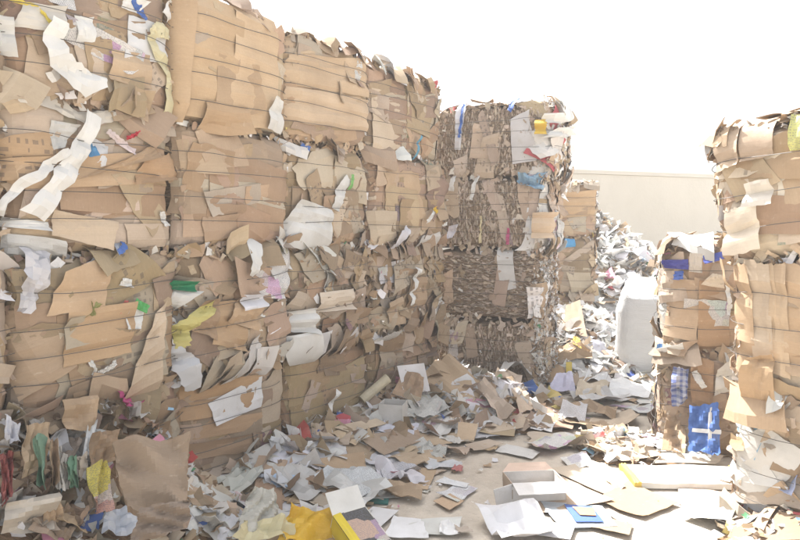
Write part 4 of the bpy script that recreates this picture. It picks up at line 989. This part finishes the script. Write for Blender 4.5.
# blue carton panel with white bands, leaning on the right far stack
q = [at_depth(686, 454, 4.42), at_depth(721, 459, 4.34), at_depth(718, 404, 4.48), at_depth(690, 407, 4.54)]
o = L('blue_panel', 'blue carton panel with white crossing bands leaning on a bale', 'panel', np.array(q), 'paper', (.085, .18, .50), .0, .035, .06, .10, n=14, drape=False, t=.006, seed=4)
def band(q4, name='band', tn=(.70, .72, .74)):
    oo = lying(name, None, None, np.array(q4), 'paper', tn, .0, .006, 0, .02, drape=False, t=.003, seed=6); oo.parent = o; oo.location = oo.location - o.location; return oo
qq = [np.array(x) + np.array([0, -.035, 0]) for x in q]
mid = lambda u, v: qq[0] * (1 - u) * (1 - v) + qq[1] * u * (1 - v) + qq[2] * u * v + qq[3] * (1 - u) * v
band([mid(.55, .02), mid(.66, .02), mid(.70, .98), mid(.58, .98)]); band([mid(.05, .50), mid(.98, .47), mid(.98, .55), mid(.05, .58)])
for lab, q2, mt, tn in (('green wrapper beside the blue carton panel', [(720, 448, .03), (730, 446, .03), (728, 424, .16), (721, 426, .16)], 'paper', (.08, .32, .14)), ('grey crumpled sack right of the blue carton panel', [(730, 452, .02), (754, 450, .02), (752, 424, .18), (732, 422, .18)], 'film', (.40, .36, .30)),
                        ('brown card left of the blue carton panel', [(660, 452, .0), (684, 456, .0), (682, 418, .16), (664, 420, .16)], 'card', (.46, .34, .23))):
    L('crumpled_card', lab, 'card', q2, mt, tn, .02, .06, .05)
L('print_bundle', 'bundle of pale printed paper leaning at the right bale foot', 'paper', [(762, 496, .04), (784, 508, .04), (796, 470, .20), (776, 456, .22)], 'news', (.70, .64, .54), .02, .012, .02, .02, t=.05); L('paper_sheet', 'white paper with a blue oval print at the right edge', 'paper', [(778, 492, .10), (792, 498, .10), (798, 476, .20), (784, 470, .20)], 'paper', (.40, .46, .66), .08, .01)
L('board', 'long tan cardboard slat lying at the bottom right corner', 'board', [(752, 532), (764, 536), (806, 506), (806, 496)], 'card', (.52, .40, .28), .03, .004, .01, .01); L('crumpled_paper', 'beige crumpled paper hanging at the right bale foot', 'paper', [(754, 470, .14), (774, 468, .14), (770, 430, .36), (758, 424, .36)], 'paper', (.62, .56, .46), .05, .08)
L('cardboard_sheet', 'blue and brown card before the white slab', 'cardboard', [(686, 514), (724, 516), (728, 504), (694, 500)], 'glossy', (.50, .50, .56), .01, .02, .03)
L('cardboard_sheet', 'pale sheet leaning behind the white slab', 'cardboard', [(652, 466), (716, 466), (724, 456, .04), (660, 452, .04)], 'card', (.62, .55, .46), .02, .01, .02)

# --- white bulk sack
p = hit(640, 377); sx, sy = p[0] + .40, p[1] + .42
sk = blob('bulk_sack', 'big white woven bulk sack standing behind the right bales', 'sack', (sx, sy, 0), (.94, .86, 1.02), -.36, 'sack', (.7, .7, .7), 21, box=8, cr=.03, nu=64, nv=48)
me = sk.data; co = np.empty(len(me.vertices) * 3); me.vertices.foreach_get('co', co); co = co.reshape(-1, 3)
zc = co[:, 2] - co[:, 2].min(); ang = np.arctan2(co[:, 1], co[:, 0])
wr = -.05 * sm(.55, 1.0, zc) + .02 * np.sin(zc * 3.2) + .026 * noise(np.cos(ang) * 2 + 3, np.sin(ang) * 2, zc * 9) + .012 * noise(np.cos(ang) * 5, np.sin(ang) * 5 + 8, zc * 22) + .03 * noise(np.cos(ang) * 1.5, np.sin(ang) * 1.5, zc * 2.5)
f_ = 1 + wr / .45; co[:, :2] *= f_[:, None]
top = zc > .9; co[:, 2] += np.where(top, .05 * noise(co[:, 0] * 6, co[:, 1] * 6, 2.0), 0)
me.vertices.foreach_set('co', co.ravel())
# ------------------------------------------------------------------ many small countable scraps, then the uncountable ones
def in_clear(x, y):
    """trodden bare track in the middle of the yard"""
    t = (x - W0[0]) * WN[0] + (y - W0[1]) * WN[1]
    return sm(.95, 1.35, t) * (1 - sm(4.9, 5.5, y)) * (1 - .45 * sm(1.5, 1.9, x))

def blocked(x, y):
    s = (x - W0[0]) * WD[0] + (y - W0[1]) * WD[1]; t = (x - W0[0]) * WN[0] + (y - W0[1]) * WN[1]
    if t < .06: return True
    q = np.array([x, y]) - corner
    if q @ fx < .06 and q @ fy > -.06: return True
    if x > 1.9 and 4.7 < y < 5.7 or (x - 1.74) * .8 + (y - 3.58) * .6 > -.05 and (x - 1.74) * .6 - (y - 3.58) * .8 > -.05: return True
    if abs(x - sx) < .5 and abs(y - sy) < .5: return True
    if abs(x - 1.86) < .45 and 3.8 < y < 4.45: return True
    if 1.3 < x < 2.75 and 8.7 < y < 9.9: return True
    return False

r = np.random.default_rng(77); cnt = 0
MARKS = [((534, 490), 'the open white carton'), ((690, 478), 'the white slab'), ((702, 430), 'the blue carton panel'), ((640, 330), 'the bulk sack'), ((376, 498), 'the teal booklet'), ((305, 525), 'the yellow bag'), ((355, 520), 'the printed carton'),
         ((393, 416), 'the small white box'), ((412, 380), 'the red-written sheet'), ((458, 378), 'the large folded cardboard'), ((285, 457), 'the fanned white papers'), ((340, 465), 'the flat brown sheet'), ((395, 448), 'the red printed sheet'), ((560, 376), 'the lilac sheet'),
         ((615, 425), 'the upturned mid-yard cardboard'), ((515, 427), 'the long flat cardboard'), ((590, 518), 'the blue slip'), ((485, 406), 'the pink sheet'), ((225, 480), 'the leaning pale board'), ((398, 480), 'the dark red cloth'), ((590, 480), 'the shadow-edge sheet'), ((780, 480), 'the printed bundle'), ((440, 427), 'the white corner sheet')]
seen = {}
tries = 0
while cnt < 250 and tries < 9000:
    tries += 1
    px, py = r.uniform(180, 770), 352 + 190 * r.random() ** 1.25
    P = hit(px, py); x, y = P[0], P[1]
    if blocked(x, y) or y > 9 or r.random() < .88 * in_clear(x, y): continue
    zz = r.random(); sz = .09 + .30 * r.random() ** 1.3
    if y < 3.4: sz *= .8
    if x > .6 and y > 3.6: sz *= 1.25
    cr_, cu_ = r.uniform(.005, .03) if r.random() < .8 else .045, r.uniform(.0, .05) if r.random() < .75 else r.uniform(.07, .11)
    if zz < .52: nm, lb, ct, mt, tn = 'paper_scrap', 'paper scrap', 'paper', r.choice(['paper', 'news', 'paper']), pick(r, WHITE) * r.uniform(.85, 1)
    elif zz < .90: nm, lb, ct, mt, tn = 'cardboard_scrap', 'cardboard scrap', 'cardboard', 'card', pick(r, KRAFT)
    elif zz < .97: nm, lb, ct, mt, tn = 'print_scrap', 'colour printed scrap', 'paper', 'glossy', pick(r, WHITE)
    else: nm, lb, ct, mt, tn = 'coloured_scrap', 'coloured paper scrap', 'paper', 'paper', pick(r, BRIGHT) * .7 + .1; sz = min(sz, .13)
    tone = ('bright white' if tn.mean() > .66 else 'greyish') if nm == 'paper_scrap' else (('pale tan' if tn.mean() > .38 else 'dark brown' if tn.mean() < .28 else 'mid brown') if nm == 'cardboard_scrap' else '')
    size = 'small' if sz < .13 else ('broad' if sz > .22 else 'hand-sized'); form = 'curled' if cu_ > .06 else ('crumpled' if cr_ > .04 else 'flat')
    (mx_, my_), mk = min(MARKS, key=lambda k: (k[0][0] - px) ** 2 + 2.5 * (k[0][1] - py) ** 2)
    where = ('left of ' if px < mx_ else 'right of ') if abs(px - mx_) > 1.6 * abs(py - my_) else ('in front of ' if py > my_ else 'behind ')
    label = ' '.join((size + ' ' + form + ' ' + tone + ' ' + lb + ' ' + where + mk).split())
    if seen.get(label, 0) > 0 and tries < 6500: continue
    seen[label] = seen.get(label, 0) + 1
    th = r.uniform(0, 3.14); w, h = sz, sz * r.uniform(.45, .95); c, s = math.cos(th) , math.sin(th)
    q = np.array([[x + a * w / 2 * c - b2 * h / 2 * s, y + a * w / 2 * s + b2 * h / 2 * c, 0] for a, b2 in ((-1, -1), (1, -1), (1, 1), (-1, 1))])
    q[:, :2] += r.uniform(-.12, .12, (4, 2)) * sz
    q[:, 2] = [hz(*k[:2]) + .004 for k in q]
    lying(nm, label, ct, q, mt, tn, .004 + r.uniform(0, .015), cr_, cu_, r.choice([0, .05, .12]), 7, .002, group='loose %ss on the yard floor' % lb, seed=1000 + cnt)
    cnt += 1

# crumpled cards crammed into the lower-left heap
HL = ['by the green bundle', 'by the kraft sack', 'by the pink rag', 'by the corner card', 'by the yellow wrapper']
HP = [(62, 470), (150, 480), (125, 402), (28, 515), (97, 490)]
k2 = 0; used = {}
for k in range(120):
    px, py = r.uniform(2, 215), r.uniform(392, 538)
    P = hit(px, py)
    if P[2] < .06 or blocked(P[0], P[1]) or abs(px - 152) < 42 and py > 435: continue
    m_ = r.integers(3); mt, tn, wd = [('card', pick(r, KRAFT) * .85, 'brown card'), ('card', pick(r, KRAFT) * .6, 'dark brown card'), ('paper', pick(r, WHITE) * .8, 'white paper')][m_] if r.random() < .9 else ('card', np.array((.36, .34, .31)), 'grey card')
    sz = r.uniform(.08, .2); u_ = np.array([r.normal(0, 1), r.normal(0, .5), r.normal(0, .35)]); u_ /= np.linalg.norm(u_); v_ = np.cross(u_, np.array([.55, -.8, .35]) + r.normal(0, .5, 3)); v_ /= np.linalg.norm(v_)
    ih = int(np.argmin([(a - px) ** 2 + (b2 - py) ** 2 for a, b2 in HP])); where = HL[ih] if (px - HP[ih][0]) ** 2 + (py - HP[ih][1]) ** 2 < 900 else ('above ' if py < HP[ih][1] else 'below ') + HL[ih][3:]
    label = '%s crumpled %s in the heap %s' % ('small' if sz < .12 else 'larger', wd, where)
    if used.get(label): continue
    used[label] = 1
    c0 = P + np.array([0, 0, .03]); q = np.array([c0 + (a * u_ + b2 * r.uniform(.5, 1) * v_) * sz for a, b2 in ((-.5, -.5), (.5, -.5), (.5, .5), (-.5, .5))])
    lying('crumpled_' + ('paper' if mt == 'paper' else 'card'), label, 'paper' if mt == 'paper' else 'card', q, mt, tn, .0, r.uniform(.03, .09), r.uniform(0, .15), .1, 8, .003, group='crumpled waste in the lower left heap', drape=False, seed=5000 + k)

n = 4200
px, py = r.uniform(-3, 4.2, n), 2.0 + 7.5 * r.random(n) ** .9
keep = np.array([(not blocked(x, y)) and r.random() > .80 * in_clear(x, y) for x, y in zip(px, py)])
px, py = px[keep], py[keep]; m = len(px)
z0 = hz(px, py)
tn = np.array([pick(r, WHITE, .1) * .95 if r.random() < .5 else pick(r, KRAFT if r.random() < .92 else BRIGHT, .12) for _ in range(m)])
so = scraps('ground_scraps', np.stack([px, py, z0 + r.uniform(.004, .016, m)], 1), np.array([0, 0, 1.0]) + r.normal(0, .16, (m, 3)), r.uniform(.008, .04, m), tn, r, None, 'paper', curl=.35)
tag(so, 'fine paper and cardboard crumbs strewn over the yard floor', 'scraps', None, 'stuff')

# ------------------------------------------------------------------ haze volume added over the yard, standing in for lens glare
hm = bpy.data.materials.new('glare_haze'); hm.use_nodes = True; nt = hm.node_tree; nt.nodes.clear()
ho = nt.nodes.new('ShaderNodeOutputMaterial'); pv = nt.nodes.new('ShaderNodeVolumePrincipled')
pv.inputs['Color'].default_value = (.95, .95, .95, 1); pv.inputs['Density'].default_value = .0062; pv.inputs['Anisotropy'].default_value = 0.1
nt.links.new(pv.outputs[0], ho.inputs['Volume'])
hv_ = [(x, y, z) for x in (-260, 260) for y in (-260, 260) for z in (-1.1, 3.45)]
hz_o = mesh_obj('haze', hv_, [(0, 1, 3, 2), (4, 6, 7, 5), (0, 4, 5, 1), (2, 3, 7, 6), (0, 2, 6, 4), (1, 5, 7, 3)], hm, smooth=False)
tag(hz_o, 'thin haze over the yard, added for lens glare', 'haze', None, 'stuff')
